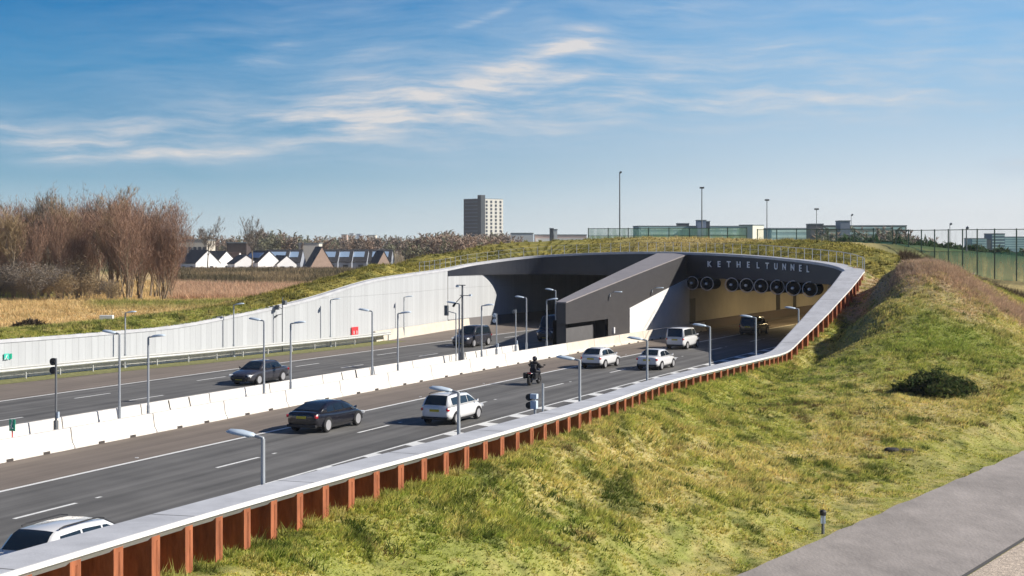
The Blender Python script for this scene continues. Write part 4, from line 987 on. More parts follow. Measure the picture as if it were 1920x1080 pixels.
# ---------------------------------------------------------------- skinned figures
def skin_body(name, joints, edges, m, parent, root=0, sub=2):
    me = bpy.data.meshes.new(name); me.from_pydata([j[:3] for j in joints], edges, []); me.materials.append(m)
    o = bpy.data.objects.new(name, me); COL.objects.link(o); o.parent = parent
    sk = o.modifiers.new('Skin', 'SKIN'); sk.use_smooth_shade = True
    if not me.skin_vertices: bpy.context.view_layer.objects.active = o; me.attributes
    lay = me.skin_vertices[0].data if me.skin_vertices else None
    if lay:
        for i, j in enumerate(joints): lay[i].radius = j[3] if hasattr(j[3], '__len__') else (j[3], j[3]); lay[i].use_root = (i == root)
    s = o.modifiers.new('Subdivision', 'SUBSURF'); s.levels = 1; s.render_levels = sub
    return o
# motorcycle (local +Y forward)
mc = empty('motorcycle', (0, 0, 0), 'dark touring motorcycle ridden away from the camera in the left near lane', 'motorcycle')
R = Matrix.Rotation(PI/2, 3, 'Y')
for nm, yy in (('wheel', -.72), ('wheel', .74)):
    b = MB(); r = .31
    n = 24; b.loft([[(math.cos(a)*.09, yy+math.cos(t)*(r-.08+math.sin(a)*.08), r+math.sin(t)*(r-.08+math.sin(a)*.08)) for a in [2*PI*j/8 for j in range(8)]] for t in [2*PI*j/n for j in range(n+1)]], caps=False)
    w = b.build('wheel', M_TYRE, mc, local=True, smooth=True)
    b = MB(); b.lathe([(.2, -.03), (.2, .03), (.0, .03)], 16, R, (0, yy, r)); b.build('rim', M_RIMD, w, local=True)
b = MB(); b.loft([[(-.05, y, z0), (-w, y, (z0+z1)/2), (-.06, y, z1), (.06, y, z1), (w, y, (z0+z1)/2), (.05, y, z0)] for y, z0, z1, w in ((-.85, .72, .84, .08), (-.5, .5, .86, .14), (-.1, .28, .84, .2), (.25, .28, 1.0, .22), (.5, .55, 1.05, .2), (.72, .75, 1.12, .12), (.82, .85, 1.0, .05))]); b.build('frame', P_BLACK, mc, local=True, smooth=True)
b = MB(); b.tube([(-.38, .42, 1.08), (-.2, .5, 1.12), (0, .52, 1.12), (.2, .5, 1.12), (.38, .42, 1.08)], .018, 6); b.build('handlebar', M_TRIM, mc, local=True)
b = MB(); b.loft([[(-w, y, z), (0, y+.03, z+.01), (w, y, z)] for w, y, z in ((.2, .7, 1.0), (.18, .66, 1.2), (.12, .58, 1.34))], closed=False, caps=False); b.build('windshield', M_GL, mc, local=True, fix=False)
for s_ in (-1, 1):
    b = MB(); b.box((s_*.30, -.55, .62), (.2, .5, .38)); b.build('pannier', M_TRIM, mc, local=True, bevel=.05)
    b = MB(); b.tube([(s_*.08, .74, .31), (s_*.08, .5, 1.0)], .03, 6); b.build('fork', M_RIMD, mc, local=True)
    b = MB(); b.tube([(s_*.4, .44, 1.09), (s_*.46, .44, 1.22)], .01, 5); b.box((s_*.47, .44, 1.25), (.12, .03, .08)); b.build('mirror', M_TRIM, mc, local=True)
b = MB(); b.box((0, -.86, .8), (.2, .05, .07)); b.build('tail_light', M_TAIL, mc, local=True)
b = MB(); b.box((0, -.88, .56), (.16, .02, .12)); b.build('plate', M_TRIM, mc, local=True)
b = MB(); b.tube([(.16, .1, .35), (.2, -.4, .36), (.2, -.75, .42)], [.03, .05, .055], 8); b.build('exhaust', M_RIMD, mc, local=True)
drive(mc, 96.2, 2.7); mc.scale = (1.15, 1.0, 1.0)
rd = empty('person', (0, 0, 0), 'person in dark riding clothes and a black helmet sitting on the motorcycle', 'person')
M_LEA = mat('dark_riding_clothes', (.022, .020, .024, 1), .7, var=.3, scale=6)
J = [(0, -.18, .90, (.16, .14)), (0, -.14, 1.10, (.155, .125)), (0, -.02, 1.32, (.215, .15)), (0, .03, 1.43, (.15, .11)), (0, .06, 1.52, (.06, .06)), (0, .08, 1.58, (.06, .06))]
E = [(0, 1), (1, 2), (2, 3), (3, 4), (4, 5)]
for s_ in (-1, 1):
    k = len(J); J += [(s_*.2, .03, 1.40, (.075, .075)), (s_*.33, .14, 1.20, (.058, .058)), (s_*.37, .38, 1.13, (.042, .042)), (s_*.36, .44, 1.12, (.036, .03))]; E += [(3, k), (k, k+1), (k+1, k+2), (k+2, k+3)]
    for f in range(4):
        kk = len(J); J += [(s_*(.385-.022*f), .50, 1.125, (.012, .012)), (s_*(.385-.022*f), .525, 1.10, (.011, .011)), (s_*(.385-.022*f), .50-.004*f, 1.08, (.010, .010))]; E += [(k+3, kk), (kk, kk+1), (kk+1, kk+2)]
    kk = len(J); J += [(s_*.315, .455, 1.10, (.013, .013)), (s_*.305, .50, 1.085, (.011, .011))]; E += [(k+3, kk), (kk, kk+1)]
    k = len(J); J += [(s_*.13, -.12, .88, (.105, .105)), (s_*.27, .26, .82, (.075, .075)), (s_*.26, .06, .46, (.052, .052)), (s_*.26, .04, .36, (.045, .045)), (s_*.27, .20, .31, (.042, .035))]; E += [(0, k), (k, k+1), (k+1, k+2), (k+2, k+3), (k+3, k+4)]
skin_body('body', J, E, M_LEA, rd)
b = MB(); 
secs = []
for zz, rr, dy in ((-.15, .085, 0), (-.12, .12, .0), (-.04, .14, .005), (.04, .138, .0), (.10, .11, -.005), (.14, .06, -.01), (.15, .01, -.01)):
    secs.append([(math.cos(a)*rr, .10+dy+math.sin(a)*rr*1.15, 1.68+zz) for a in [2*PI*k/16 for k in range(16)]])
b.loft(secs); hm = b.build('helmet', P_BLACK, rd, local=True, smooth=True)
b = MB(); b.loft([[(math.cos(a)*.138, .105+math.sin(a)*.162, z) for a in [PI*.15+PI*.7*k/10 for k in range(11)]] for z in (1.62, 1.72)], closed=False, caps=False); b.build('visor', M_GL, hm, local=True, fix=False)
rd.location = mc.location+Vector((0, 0, 0)); rd.rotation_euler = mc.rotation_euler; rd.scale = mc.scale
# ================================================================ TREES
M_BARK = mat('bark_brown', (.26, .205, .14, 1), .9, var=.3, scale=3); M_TWR = mat('twigs_reddish', (.29, .175, .12, 1), .9); M_TWO = mat('twigs_ochre', (.34, .25, .14, 1), .9); M_TWG = mat('twigs_grey', (.22, .185, .15, 1), .9)
def bare_tree(rs, h, spread=.3, ntw=1500, lean=.0, twig=.035, up=.75, trunkr=.16, levels=3, bushy=False, dense=False):
    rnd = random.Random(rs); lv = []; T = MB(); C = MB(); tips = []
    def seg(b, p, q, r0, r1, n):
        b.tube([p, q], [r0, r1], n, caps=False)
    def grow(p, d, l, r, lev):
        n = (5 if dense and lev == 0 else 3); q = p
        for k in range(n):
            d2 = (d+Vector((rnd.gauss(0, .10), rnd.gauss(0, .10), .06))).normalized(); q2 = q+d2*l/n; r1 = r*(1-.22)
            seg(T if lev < 2 else C, q, q2, r, r1, 6 if lev == 0 else (4 if lev == 1 else 3)); 
            if lev > 0 or dense: tips.append((q2.copy(), d2.copy(), lev))
            if dense and lev == 0 and k < 2: tips.extend([(q.lerp(q2, .2), (d2+Vector((rnd.gauss(0, .5), rnd.gauss(0, .5), 0))), 0), (q.lerp(q2, .6), (d2+Vector((rnd.gauss(0, .5), rnd.gauss(0, .5), 0))), 0)]*5)
            if lev < levels and (k > 0 or lev > 0 or dense):
                for _ in range(rnd.choice((2, 3)) if lev < 2 else 2):
                    a = rnd.uniform(0, 2*PI); side = Vector((math.cos(a), math.sin(a), 0)); nd = (d2*up+side*rnd.uniform(spread*.6, spread*1.4)+Vector((0, 0, .25))).normalized()
                    grow(q2, nd, l*rnd.uniform(.45, .66), r1*.55, lev+1)
            q = q2; d = d2; r = r1
        tips.append((q.copy(), d.copy(), lev))
    stems = (3 if dense else 1) if not bushy else 3
    for s_ in range(stems):
        a = rnd.uniform(0, 2*PI); k_ = .10 if dense else .18; d = Vector((math.cos(a)*k_*(stems > 1), math.sin(a)*k_*(stems > 1), 1)).normalized(); grow(Vector((math.cos(a)*.4*dense, math.sin(a)*.4*dense, -.3)), d, h*(.82 if dense else .62)*rnd.uniform(.85, 1), trunkr*(1 if stems == 1 else .7), 0)
    for _ in range(ntw):
        p, d, lev = rnd.choice(tips); a = rnd.uniform(0, 2*PI); sd = Vector((math.cos(a), math.sin(a), rnd.uniform(-.1, .3))); nd = (d*rnd.uniform(.4, 1)+sd*rnd.uniform(.2, .7)+Vector((0, 0, .35))).normalized()
        l = rnd.uniform(.08, .17)*h*.6; w = twig; s2 = Vector((rnd.gauss(0, 1), rnd.gauss(0, 1), rnd.gauss(0, .3))).normalized()*w; q = p+nd*l*.55+Vector((rnd.gauss(0, .1), rnd.gauss(0, .1), 0)); r_ = p+nd*l+Vector((rnd.gauss(0, .25), rnd.gauss(0, .25), 0))
        C.add([p-s2, p+s2, q+s2*.7, q-s2*.7, r_], [(0, 1, 2, 3), (3, 2, 4)])
    return T, C
def tree_obj(name, seed, h, m, label, group=None, **kw):
    e = empty(name, (0, 0, 0), label, 'tree', group); T, C = bare_tree(seed, h, **kw); zz = np.array([v[2] for v in C.v]); k_ = h/np.percentile(zz, 99.3); T.v = [(x*k_, y*k_, z*k_) for x, y, z in T.v]; C.v = [(x*k_, y*k_, z*k_) for x, y, z in C.v]; T.build('trunk', M_BARK, e, local=True, fix=False); C.build('crown', m, e, local=True, fix=False); return e
protos = []
LG = 'bare tree in the dense brown grove at the left of the photo'
mats_ = [M_TWR, M_TWO, M_TWR, M_TWG, M_TWR]
for k in range(5):
    kw = dict(ntw=3300, spread=.40, twig=.034, trunkr=.24, up=.85, dense=True) if k % 2 == 0 else dict(ntw=3300, spread=.50, twig=.036, trunkr=.27, up=.8)
    protos.append(tree_obj('bare_tree', 20+k, 15, mats_[k], 'bare brownish tree in the dense grove left of the white houses', 'trees of the left grove', **kw))
grove = []
def topy(px): return float(np.interp(px, [-60, 0, 40, 70, 110, 150, 190, 230, 270, 300, 325], [385, 380, 395, 365, 360, 368, 360, 352, 385, 370, 420]))
rnd = random.Random(5); used = [False]*5
for k in range(52):
    px = -70+k*7.9+rnd.uniform(-6, 6); Y = 222+rnd.uniform(-8, 26); 
    if px > 332: continue
    hh = H+(HY-topy(px)-rnd.uniform(-3, 30))*Y/F-1.0
    if px > 310: hh *= .75
    j = rnd.randrange(5) if k > 4 else k
    if 285 < px: j = 0 if k % 2 else 2
    o = protos[j] if not used[j] else dup(protos[j]); used[j] = True
    x, y, _ = P3(px, Y, 0); o.location = (x, y, 1.0); sc = hh/15.0; o.scale = (sc*rnd.uniform(.85, 1.15),)*2+(sc,); o.rotation_euler = (0, 0, rnd.uniform(0, 6.28))
# undergrowth in front of the grove
sh = tree_obj('bare_shrub', 77, 4.5, M_TWG, 'low tangled bare shrub at the foot of the left grove', 'shrubs under the left grove', ntw=2200, spread=.7, twig=.032, dense=True, trunkr=.07); sh['category'] = 'shrub'
sh2 = tree_obj('bare_shrub', 78, 4.5, M_TWO, 'low tangled bare shrub at the foot of the left grove', 'shrubs under the left grove', ntw=2200, spread=.7, twig=.032, dense=True, trunkr=.07); sh2['category'] = 'shrub'
fs = [True, True]
for k in range(24):
    j = k % 2; o = (sh, sh2)[j] if fs[j] else dup((sh, sh2)[j]); fs[j] = False
    px = -50+k*11.5; Y = 212+rnd.uniform(-8, 8); x, y, _ = P3(px, Y, 0); o.location = (x, y, 1.0); s_ = rnd.uniform(.8, 1.3)*(1 if px < 160 else .75); o.scale = (s_*1.3, s_*1.3, s_); o.rotation_euler = (0, 0, rnd.uniform(0, 6))
# two solitary taller trees among the houses
for px, tp_, nm in ((391, 411, 'thin bare grey tree behind the leftmost white gabled house'), (470, 410, 'bare grey tree with an ivy-dark trunk between the white houses')):
    Y = 400; x, y, _ = P3(px, Y, 0); o = tree_obj('bare_tree', px, 15, M_TWG, nm, ntw=1500, spread=.6, twig=.055, trunkr=.28); o.location = (x, y, 1.0); s_ = (H+(HY-tp_)*Y/F-1)/15; o.scale = (s_*1.0, s_, s_)
# distant tree belt: lower detail copies
dist = [tree_obj('distant_tree', 200+k, 10, m, 'hazy bare tree in the distant tree belt behind the houses', 'distant tree belt', ntw=650, spread=.55, twig=.13, trunkr=.2, levels=2) for k, m in enumerate((mat('twigs_far_brown', (.33, .27, .22, 1), .95), mat('twigs_far_olive', (.27, .27, .17, 1), .95), mat('twigs_far_red', (.38, .28, .21, 1), .95)))]
ud = [True]*3
def far_tree(px, Y, top, wide=1.3, lab=None):
    j = rnd.randrange(3); o = dist[j] if ud[j] else dup(dist[j]); ud[j] = False
    x, y, _ = P3(px, Y, 0); hh = H+(HY-top)*Y/F+1; s_ = hh/10.0; o.location = (x, y, -1); o.scale = (s_*wide, s_*wide, s_); o.rotation_euler = (0, 0, rnd.uniform(0, 6))
def skyl(px): return float(np.interp(px, [340, 420, 440, 500, 540, 560, 600, 640, 700, 740, 780, 800, 850, 870, 930, 960], [438, 440, 440, 432, 431, 440, 441, 438, 441, 440, 445, 433, 434, 437, 433, 440]))
for k in range(150):
    px = 335+k*4.2+rnd.uniform(-3, 3); far_tree(px, rnd.uniform(560, 840), skyl(px)+rnd.uniform(0, 12))
for k in range(40):
    px = 770+k*4.6+rnd.uniform(-3, 3); far_tree(px, rnd.uniform(420, 500), skyl(min(px, 930))+rnd.uniform(4, 14))
# trees behind the green court fence
for k in range(42):
    px = rnd.choice([rnd.uniform(1540, 1720), rnd.uniform(1620, 1770), rnd.uniform(1700, 1990), rnd.uniform(1780, 1990)]); t = float(np.interp(px, [1540, 1600, 1700, 1740, 1780, 1850, 1920], [428, 424, 432, 448, 462, 468, 470])); far_tree(px, rnd.uniform(330, 430), t+rnd.uniform(-2, 16), 1.2)
# ================================================================ HOUSES
M_HW = mat('house_white', (.93, .93, .93, 1), .7, var=.04, scale=.5); M_RD = mat('roof_dark', (.035, .036, .042, 1), .7, var=.2, scale=.8); M_RBR = mat('roof_brown', (.10, .06, .045, 1), .8, var=.2, scale=1); M_PK = mat('brick_pinkish', (.42, .31, .25, 1), .85, var=.12, scale=.8); M_SOL = mat('skylight_pale', (.30, .42, .58, 1), .2); M_WIN = mat('window_dark', (.05, .06, .08, 1), .2); M_GREYW = mat('house_grey', (.33, .36, .42, 1), .8)
def house(label, px, Y, w, l, eave, ridge, rz, wm, rm, z0=.2, sky=0, wins=((.0, 1.4),), name='gabled_house', gable_ext=0):
    x, y, _ = P3(px, Y, 0); e = empty(name, (x, y, z0), label, 'house', rz=rz)
    b = MB(); b.prism([(-w/2, 0, -1), (w/2, 0, -1), (w/2, 0, eave), (0, 0, ridge), (-w/2, 0, eave)], (0, l, 0)); b.build('wall', wm, e, local=True)
    o = .25; b = MB(); sl = (ridge-eave)/(w/2); a = w/2+o
    for s_ in (-1, 1): b.prism([(0, -.08, ridge+.06), (s_*a, -.08, eave-sl*o+.06), (s_*a, -.08, eave-sl*o+.26), (0, -.08, ridge+.30)], (0, l+.16, 0))
    rf = b.build('roof', rm, e, local=True)
    for k in range(sky):
        for s_ in (-1, 1):
            yy = l*(k+.5)/sky; f = .45; cx = s_*a*f; cz = ridge-(ridge-eave)*f+.36; b = MB(); b.box((cx, yy, cz), (w*.30, l/sky*.72, .06), Matrix.Rotation(s_*math.atan(sl), 3, 'Y')); b.build('skylight', M_SOL, rf, local=True)
    for wx, wz in wins:
        b = MB(); b.box((wx, -.03, wz), (1.0, .08, 1.1)); b.build('window', M_WIN, e, local=True)
    for k in range(2):
        b = MB(); b.box((-w/2-.02, l*(k+.5)/2, 1.5), (.08, 1.6, 1.2)); b.build('window', M_WIN, e, local=True)
    return e
house('white gabled house with dark roof, leftmost, next to the bare grove', 390, 430, 8.2, 9, 3.0, 6.6, .75, M_HW, M_RD, wins=((1.2, 1.6),))
house('dark-roofed house between the two white gables, its white verge sloping down to the left', 425, 452, 8.5, 10, 2.6, 6.2, .9, M_HW, M_RD)
house('low white house with a dark roof tucked behind the bare grey tree', 450, 470, 7, 12, 2.6, 5.8, 1.2, M_HW, M_RBR)
house('white gabled house with a tall plain gable right of the bare grey tree', 505, 430, 7.6, 10, 3.2, 6.4, .7, M_HW, M_RD, sky=1)
house('long low house hidden behind the leftmost white gable, pale wall', 352, 445, 8, 14, 3.0, 5.6, 1.4, M_GREYW, M_RD)
house('low white house front right of the bare grey tree, facing the reeds', 462, 428, 7, 8, 2.8, 5.2, .45, M_HW, M_RD, wins=((-1.5, 1.5), (1.5, 1.5)))
house('narrow white house front with two windows before the row houses', 538, 432, 6, 9, 2.6, 5.0, .5, M_HW, M_RD, wins=((-1.3, 1.5), (1.3, 1.5)))
for k, px in enumerate((553, 577, 646, 672, 700, 745)):
    house('%s dark-roofed row house with pale skylights, counted from the left' % ORD[k], px-9, 455+2*k, 8.5, 7.2, 3.0, 6.6, PI/2*.97, M_GREYW, M_RD, sky=1, name='row_house')
house('triangular pinkish brick gable of a steep-roofed house, the larger one', 604, 425, 8.6, 6, .6, 7.6, .45, M_PK, M_RD, wins=())
house('smaller pinkish brick gable half hidden by the grassy bank', 720, 445, 6.4, 6, .6, 6.2, .5, M_PK, M_RD, wins=())
# flat blocks and far buildings
def block(label, px0, px1, Y, top, depth, wm, name='apartment_block', rows=0, cols=0, z0=-2, winm=None, extra=None, cat='building', band=True, rz=0.0):
    x0 = (px0-960)/F*Y; x1 = (px1-960)/F*Y; zt = H+(HY-top)*Y/F; e = empty(name, ((x0+x1)/2, Y, z0), label, cat, rz=rz); w = x1-x0; hh = zt-z0
    b = MB(); b.box((0, depth/2, hh/2), (w, depth, hh)); b.build('wall', wm, e, local=True)
    b = MB(); b.box((0, depth/2, hh+.2), (w+.3, depth+.3, .4)); b.build('roof', mat('flat_roof_grey', (.20, .24, .26, 1), .8), e, local=True)
    if rows:
        zb = 8; dz = (hh-zb)/rows if hh > 12 else hh*.9/rows; zs = hh-rows*dz
        for r in range(rows):
            zc = zs+dz*(r+.55)
            if cols:
                for c in range(cols):
                    b = MB(); b.box((-w/2+w*(c+.5)/cols, -.04, zc), (w/cols*.62, .1, dz*.5)); b.build('window', winm or M_WIN, e, local=True)
            else:
                b = MB(); b.box((0, -.04, zc), (w*.96, .1, dz*.45)); b.build('window_band', winm or M_WIN, e, local=True)
    return e
M_TWD = mat('tower_dark', (.03, .045, .062, 1), .6, var=.1, scale=.1); M_TWL = mat('tower_light', (.66, .64, .58, 1), .7); M_TWM = mat('tower_mid', (.03, .042, .055, 1), .6)
# residential tower seen on the corner
Y = 1100; x0 = (868-960)/F*Y; x1 = (943-960)/F*Y; zt = H+(HY-372)*Y/F; xm = (902-960)/F*Y
tw_ = empty('apartment_tower', (xm, Y, 0), 'tall residential tower with a dark blue-grey side and a pale ribbed side on the horizon', 'building')
tw_.rotation_euler = (0, 0, math.radians(40)); A = 21.2; Lx = lambda v: v
xc, yc = xm, Y+1
tw_.location = (xc, yc, 0)      # the near corner; local -Y face looks right-front (sunlit), local -X face looks left
b = MB(); b.box((A/2, A/2, zt/2), (A, A, zt)); b.build('tower_block', M_TWD, tw_, local=True)
b = MB(); b.box((1.2, 1.2, (zt+2.6)/2), (4, 4.2, zt+2.6)); b.build('stair_core', M_TWM, tw_, local=True)
b = MB(); b.box((A/2+1.5, -.15, zt/2), (A-3.2, .5, zt-.6)); b.build('light_facade', M_TWL, tw_, local=True)
for k in range(15):
    z = zt-2.4-k*2.75; b = MB(); b.box((-.25, A/2, z), (.5, A*.8, .6)); b.build('balcony', mat('balcony_grey', (.10, .14, .18, 1), .7), tw_, local=True)
    for c in range(4): b = MB(); b.box((5.0+c*4.5, -.45, z), (1.7, .3, 1.7)); b.build('window', M_WIN, tw_, local=True)
M_SLAB = mat('slab_bluegrey', (.34, .52, .54, 1), .8); M_SLABW = mat('slab_cream', (.95, .92, .72, 1), .8); M_WG = mat('window_pale', (.62, .82, .76, 1), .3)
block('long blue-green apartment slab behind the green court fence, left of the cream gable', 1196, 1404, 620, 425, 12, M_SLAB, rows=5, winm=M_WG, rz=.12)
block('cream end wall of the long apartment slab with a white corner', 1405, 1438, 612, 423, 7, M_SLABW, name='apartment_block', rz=.75)
block('lower blue-green apartment slab right of the cream gable', 1444, 1530, 640, 429, 12, M_SLAB, rows=4, winm=M_WG, rz=.15)
block('brownish apartment block behind bare trees right of centre', 1525, 1700, 600, 424, 12, mat('slab_brown', (.30, .33, .28, 1), .85), rows=5, winm=M_WG)
block('small dark roof house on top of the long apartment slab', 1271, 1292, 628, 420, 6, M_TWD, z0=14, name='roof_house')
block('pale blue stair tower on the apartment slab behind the light mast', 1308, 1324, 616, 414, 6, mat('stair_blue', (.30, .36, .50, 1), .7), name='stair_tower')
block('dark lift house beside the pale blue stair tower', 1324, 1331, 618, 416, 6, M_TWD, name='lift_house')
block('blue-grey tower block rising above the brownish apartments', 1576, 1594, 590, 415, 9, mat('tower_blue', (.24, .28, .36, 1), .7), name='stair_tower')
block('dark grey-brown square block at the left of the brownish apartments', 1520, 1544, 596, 421, 9, mat('block_dk', (.14, .14, .15, 1), .8), name='office_block')
block('teal-grey office block at the far right behind the fence, leftmost of three', 1822, 1850, 720, 448, 12, M_SLAB, rows=4, winm=M_WG, name='office_block')
block('narrow cream office block at the far right between the teal ones', 1850, 1860, 722, 450, 10, mat('cream_pink', (.52, .45, .40, 1), .8), name='office_block')
block('tallest blue-grey office block at the far right behind the fence', 1860, 1884, 720, 439, 12, mat('office_blue', (.13, .22, .29, 1), .7), rows=5, winm=M_WG, name='office_block')
block('wide blue-grey office block at the far right edge behind the fence', 1884, 1925, 725, 445, 12, M_SLAB, rows=5, winm=M_WG, name='office_block')
M_IND = mat('shed_white', (.75, .74, .72, 1), .7)
block('low white industrial shed on the horizon right of the tower', 958, 1000, 700, 438, 20, M_IND, name='industrial_shed')
block('long low white and red shed on the horizon left of the green fence', 1003, 1100, 720, 441, 20, mat('shed_pink', (.66, .50, .45, 1), .8), name='industrial_shed', rows=1, winm=M_IND)
block('small dark silo block on the distant white shed', 1031, 1038, 705, 429, 6, M_TWD, name='silo')
block('small white silo block beside the dark one on the horizon', 1039, 1045, 705, 431, 6, M_IND, name='silo')
block('flat cream school building behind the leftmost white houses', 325, 388, 500, 451, 14, mat('cream_pale', (.66, .60, .50, 1), .8), rows=1, cols=7, name='school_building')
block('pale flat-roofed building behind the dark row houses', 560, 598, 560, 457, 10, mat('cream_lt', (.72, .68, .6, 1), .8), name='flat_building')
block('dark long flat roof behind the bare grey tree', 425, 462, 540, 456, 14, mat('dk_brn', (.07, .05, .045, 1), .8), name='flat_building')
FARW = list(ORD[:6])
for px, w, c, t in ((640, 10, (.55, .42, .36), 440), (655, 8, (.45, .5, .56), 438), (668, 8, (.36, .42, .52), 439), (690, 14, (.7, .64, .54), 441), (750, 12, (.6, .56, .5), 460), (722, 10, (.6, .56, .5), 458)):
    block('tiny pale far building on the horizon above the row houses, %s from the left' % FARW.pop(0), px, px+w, 1000+px, t, 20, mat('far_b%d' % px, (*c, 1), .9), name='distant_building')
# ================================================================ SPORTS COURT FENCE
M_FPOST = mat('fence_post_green', (.035, .08, .06, 1), .6)
def net_mat(name, col, dens):
    m = bpy.data.materials.new(name); m.use_nodes = True; nt = m.node_tree; N = nt.nodes; L = nt.links; b = N['Principled BSDF']; b.inputs['Base Color'].default_value = (*col, 1); b.inputs['Roughness'].default_value = .9
    tr = N.new('ShaderNodeBsdfTransparent'); mx = N.new('ShaderNodeMixShader'); mx.inputs[0].default_value = dens; L.new(tr.outputs[0], mx.inputs[1]); L.new(b.outputs[0], mx.inputs[2])
    tc = N.new('ShaderNodeTexCoord'); mp = N.new('ShaderNodeMapping'); mp.inputs['Scale'].default_value = (.9, .9, .3); L.new(tc.outputs['Object'], mp.inputs[0]); n = N.new('ShaderNodeTexNoise'); n.inputs['Scale'].default_value = 1.4; n.inputs['Detail'].default_value = 3; L.new(mp.outputs[0], n.inputs[0])
    r = N.new('ShaderNodeMapRange'); r.inputs['From Min'].default_value = .35; r.inputs['From Max'].default_value = .65; r.inputs['To Min'].default_value = dens*.7; r.inputs['To Max'].default_value = min(1, dens*1.3); L.new(n.outputs['Fac'], r.inputs[0]); L.new(r.outputs[0], mx.inputs[0])
    L.new(mx.outputs[0], N['Material Output'].inputs['Surface']); return m
M_NET = net_mat('green_windbreak_net', (.12, .46, .32), .6); M_NETU = net_mat('green_mesh_open', (.16, .30, .25), .10); M_NETL = net_mat('lime_windbreak_net', (.55, .85, .35), .7)
fl_ = [(1103, 210), (1300, 205), (1500, 196), (1650, 188), (1760, 178), (1850, 172), (2000, 164), (2150, 156)]
def fence_run(pts, label, ztop, step, netm, lowm, zsplit, group=None, name='court_fence'):
    P = [Vector(((px-960)/F*Y, Y, 0)) for px, Y in pts]; e = empty(name, (P[0].x, P[0].y, 8), label, 'fence', group); S = [0]
    for a, c in zip(P[:-1], P[1:]): S.append(S[-1]+(c-a).length)
    def at(s): return Vector((float(np.interp(s, S, [p.x for p in P])), float(np.interp(s, S, [p.y for p in P])), 0))
    s = 0; pr = None; topl = []; 
    lo = MB(); up_ = MB(); secs = []; secs2 = []
    while s <= S[-1]:
        q = at(s); zg = ter1(q.x, q.y)-.3; 
        if pr is None: b = MB(); b.box((0, 0, .5), (.12, .12, 1)); pr = b.build('post', M_FPOST, e, local=True); o = pr
        else: o = pr.copy(); COL.objects.link(o); o.parent = e
        o.location = Vector((q.x, q.y, zg))-e.location; o.scale = (1, 1, ztop-zg+.1)
        topl.append(Vector((q.x, q.y, ztop))); zs = zsplit if zsplit > zg+.5 else zg+.5; secs.append([Vector((q.x, q.y, ztop)), Vector((q.x, q.y, zs))]); secs2.append([Vector((q.x, q.y, zs)), Vector((q.x, q.y, zg))]); s += step
    for dz in (0,): b = MB(); b.tube(topl, .045, 5); b.build('top_rail', M_FPOST, e)
    b = MB(); b.tube([p+Vector((0, 0, zsplit-ztop+.0)) for p in topl], .03, 5); b.build('mid_rail', M_FPOST, e)
    b = MB(); b.loft(secs, closed=False, caps=False); b.build('upper_netting', netm, e, fix=False)
    b = MB(); b.loft(secs2, closed=False, caps=False); b.build('lower_netting', lowm, e, fix=False)
    return e
fence_run([(1103, 214), (1300, 209), (1420, 203)], 'lime-green netting fence of the sports court, left stretch above the tunnel roof', 11.25, 3.0, net_mat('green_mesh_mid', (.45, .85, .60), .5), M_NETL, 10.2)
fence_run([(1420, 203), (1560, 196), (1680, 188)], 'green mesh fence of the sports court in the middle stretch before the brownish apartments', 11.0, 3.0, net_mat('green_mesh_thin', (.14, .30, .25), .22), M_NET, 9.3)
fence_run([(1680, 188), (1760, 180), (1850, 172), (2000, 166), (2150, 160)], 'tall green mesh fence of the sports court at the right edge, with dark posts', 10.75, 2.6, M_NETU, net_mat('green_mesh_low', (.16, .46, .36), .5), 8.1)
# light masts
def lmast(px, Y, top, label, r=.13, two=True):
    x = (px-960)/F*Y; zt = H+(HY-top)*Y/F; zg = min(ter1(x, Y), 8)-1; e = empty('floodlight_mast', (x, Y, zg), label, 'light mast'); b = MB(); b.tube([(0, 0, 0), (0, 0, zt-zg)], [r, r*.6], 8); b.build('pole', M_MAST, e, local=True)
    b = MB(); s_ = Y/420
    for dx in ((-.28, .28) if two else (.22,)): b.box((dx*s_*1.2, -.1, zt-zg), (.62*s_, .4, .42*s_), Matrix.Rotation(.35, 3, 'X') @ Matrix.Rotation(0 if two else -.7, 3, 'Y'))
    b.build('floodlight', M_MAST, e, local=True)
lmast(1162, 330, 323, 'tallest light mast, leftmost on the horizon, with an angled lamp', .2, False)
lmast(1316, 400, 352, 'floodlight mast standing over the long apartment slab', .22); lmast(1438, 460, 375, 'floodlight mast just right of the cream end wall', .2)
lmast(1531, 520, 392, 'short floodlight mast above the dark square block', .18); lmast(1596, 600, 403, 'smallest floodlight mast above the brownish apartments', .16, False); lmast(1781, 330, 420, 'light mast behind the tall fence at the right', .12, False); lmast(1812, 190, 427, 'thick plain post rising through the tall fence at the right', .12, False)
# dark mound bush
def leaf_bush(name, label, c, R, n, cols, cat='bush', leaf=.14, seed=1):
    rs = np.random.RandomState(seed); u = rs.normal(size=(n, 3)); u /= np.linalg.norm(u, axis=1)[:, None]; u[:, 2] = np.abs(u[:, 2]); rad = rs.uniform(.45, 1, n)**.5; lump = .50+.95*fbm(u[:, 0]*3+9, u[:, 1]*3+u[:, 2]*2+4, 3)
    P = u*rad[:, None]*lump[:, None]*np.array(R); A = rs.normal(size=(n, 3))*leaf; B = rs.normal(size=(n, 3))*leaf; V = np.stack([P, P+A, P+B], 1).reshape(-1, 3); Fc = np.arange(3*n).reshape(-1, 3)
    C = np.repeat(np.array(cols)[rs.randint(0, len(cols), n)]*rs.uniform(.7, 1.3, (n, 1)), 3, 0); o = fast_mesh(name, V, Fc, C, M_GRASS, None); o.location = c; return tag(o, label, cat)
x, y, z = Pz(1756, 738, 80); z = ter1(x, y)
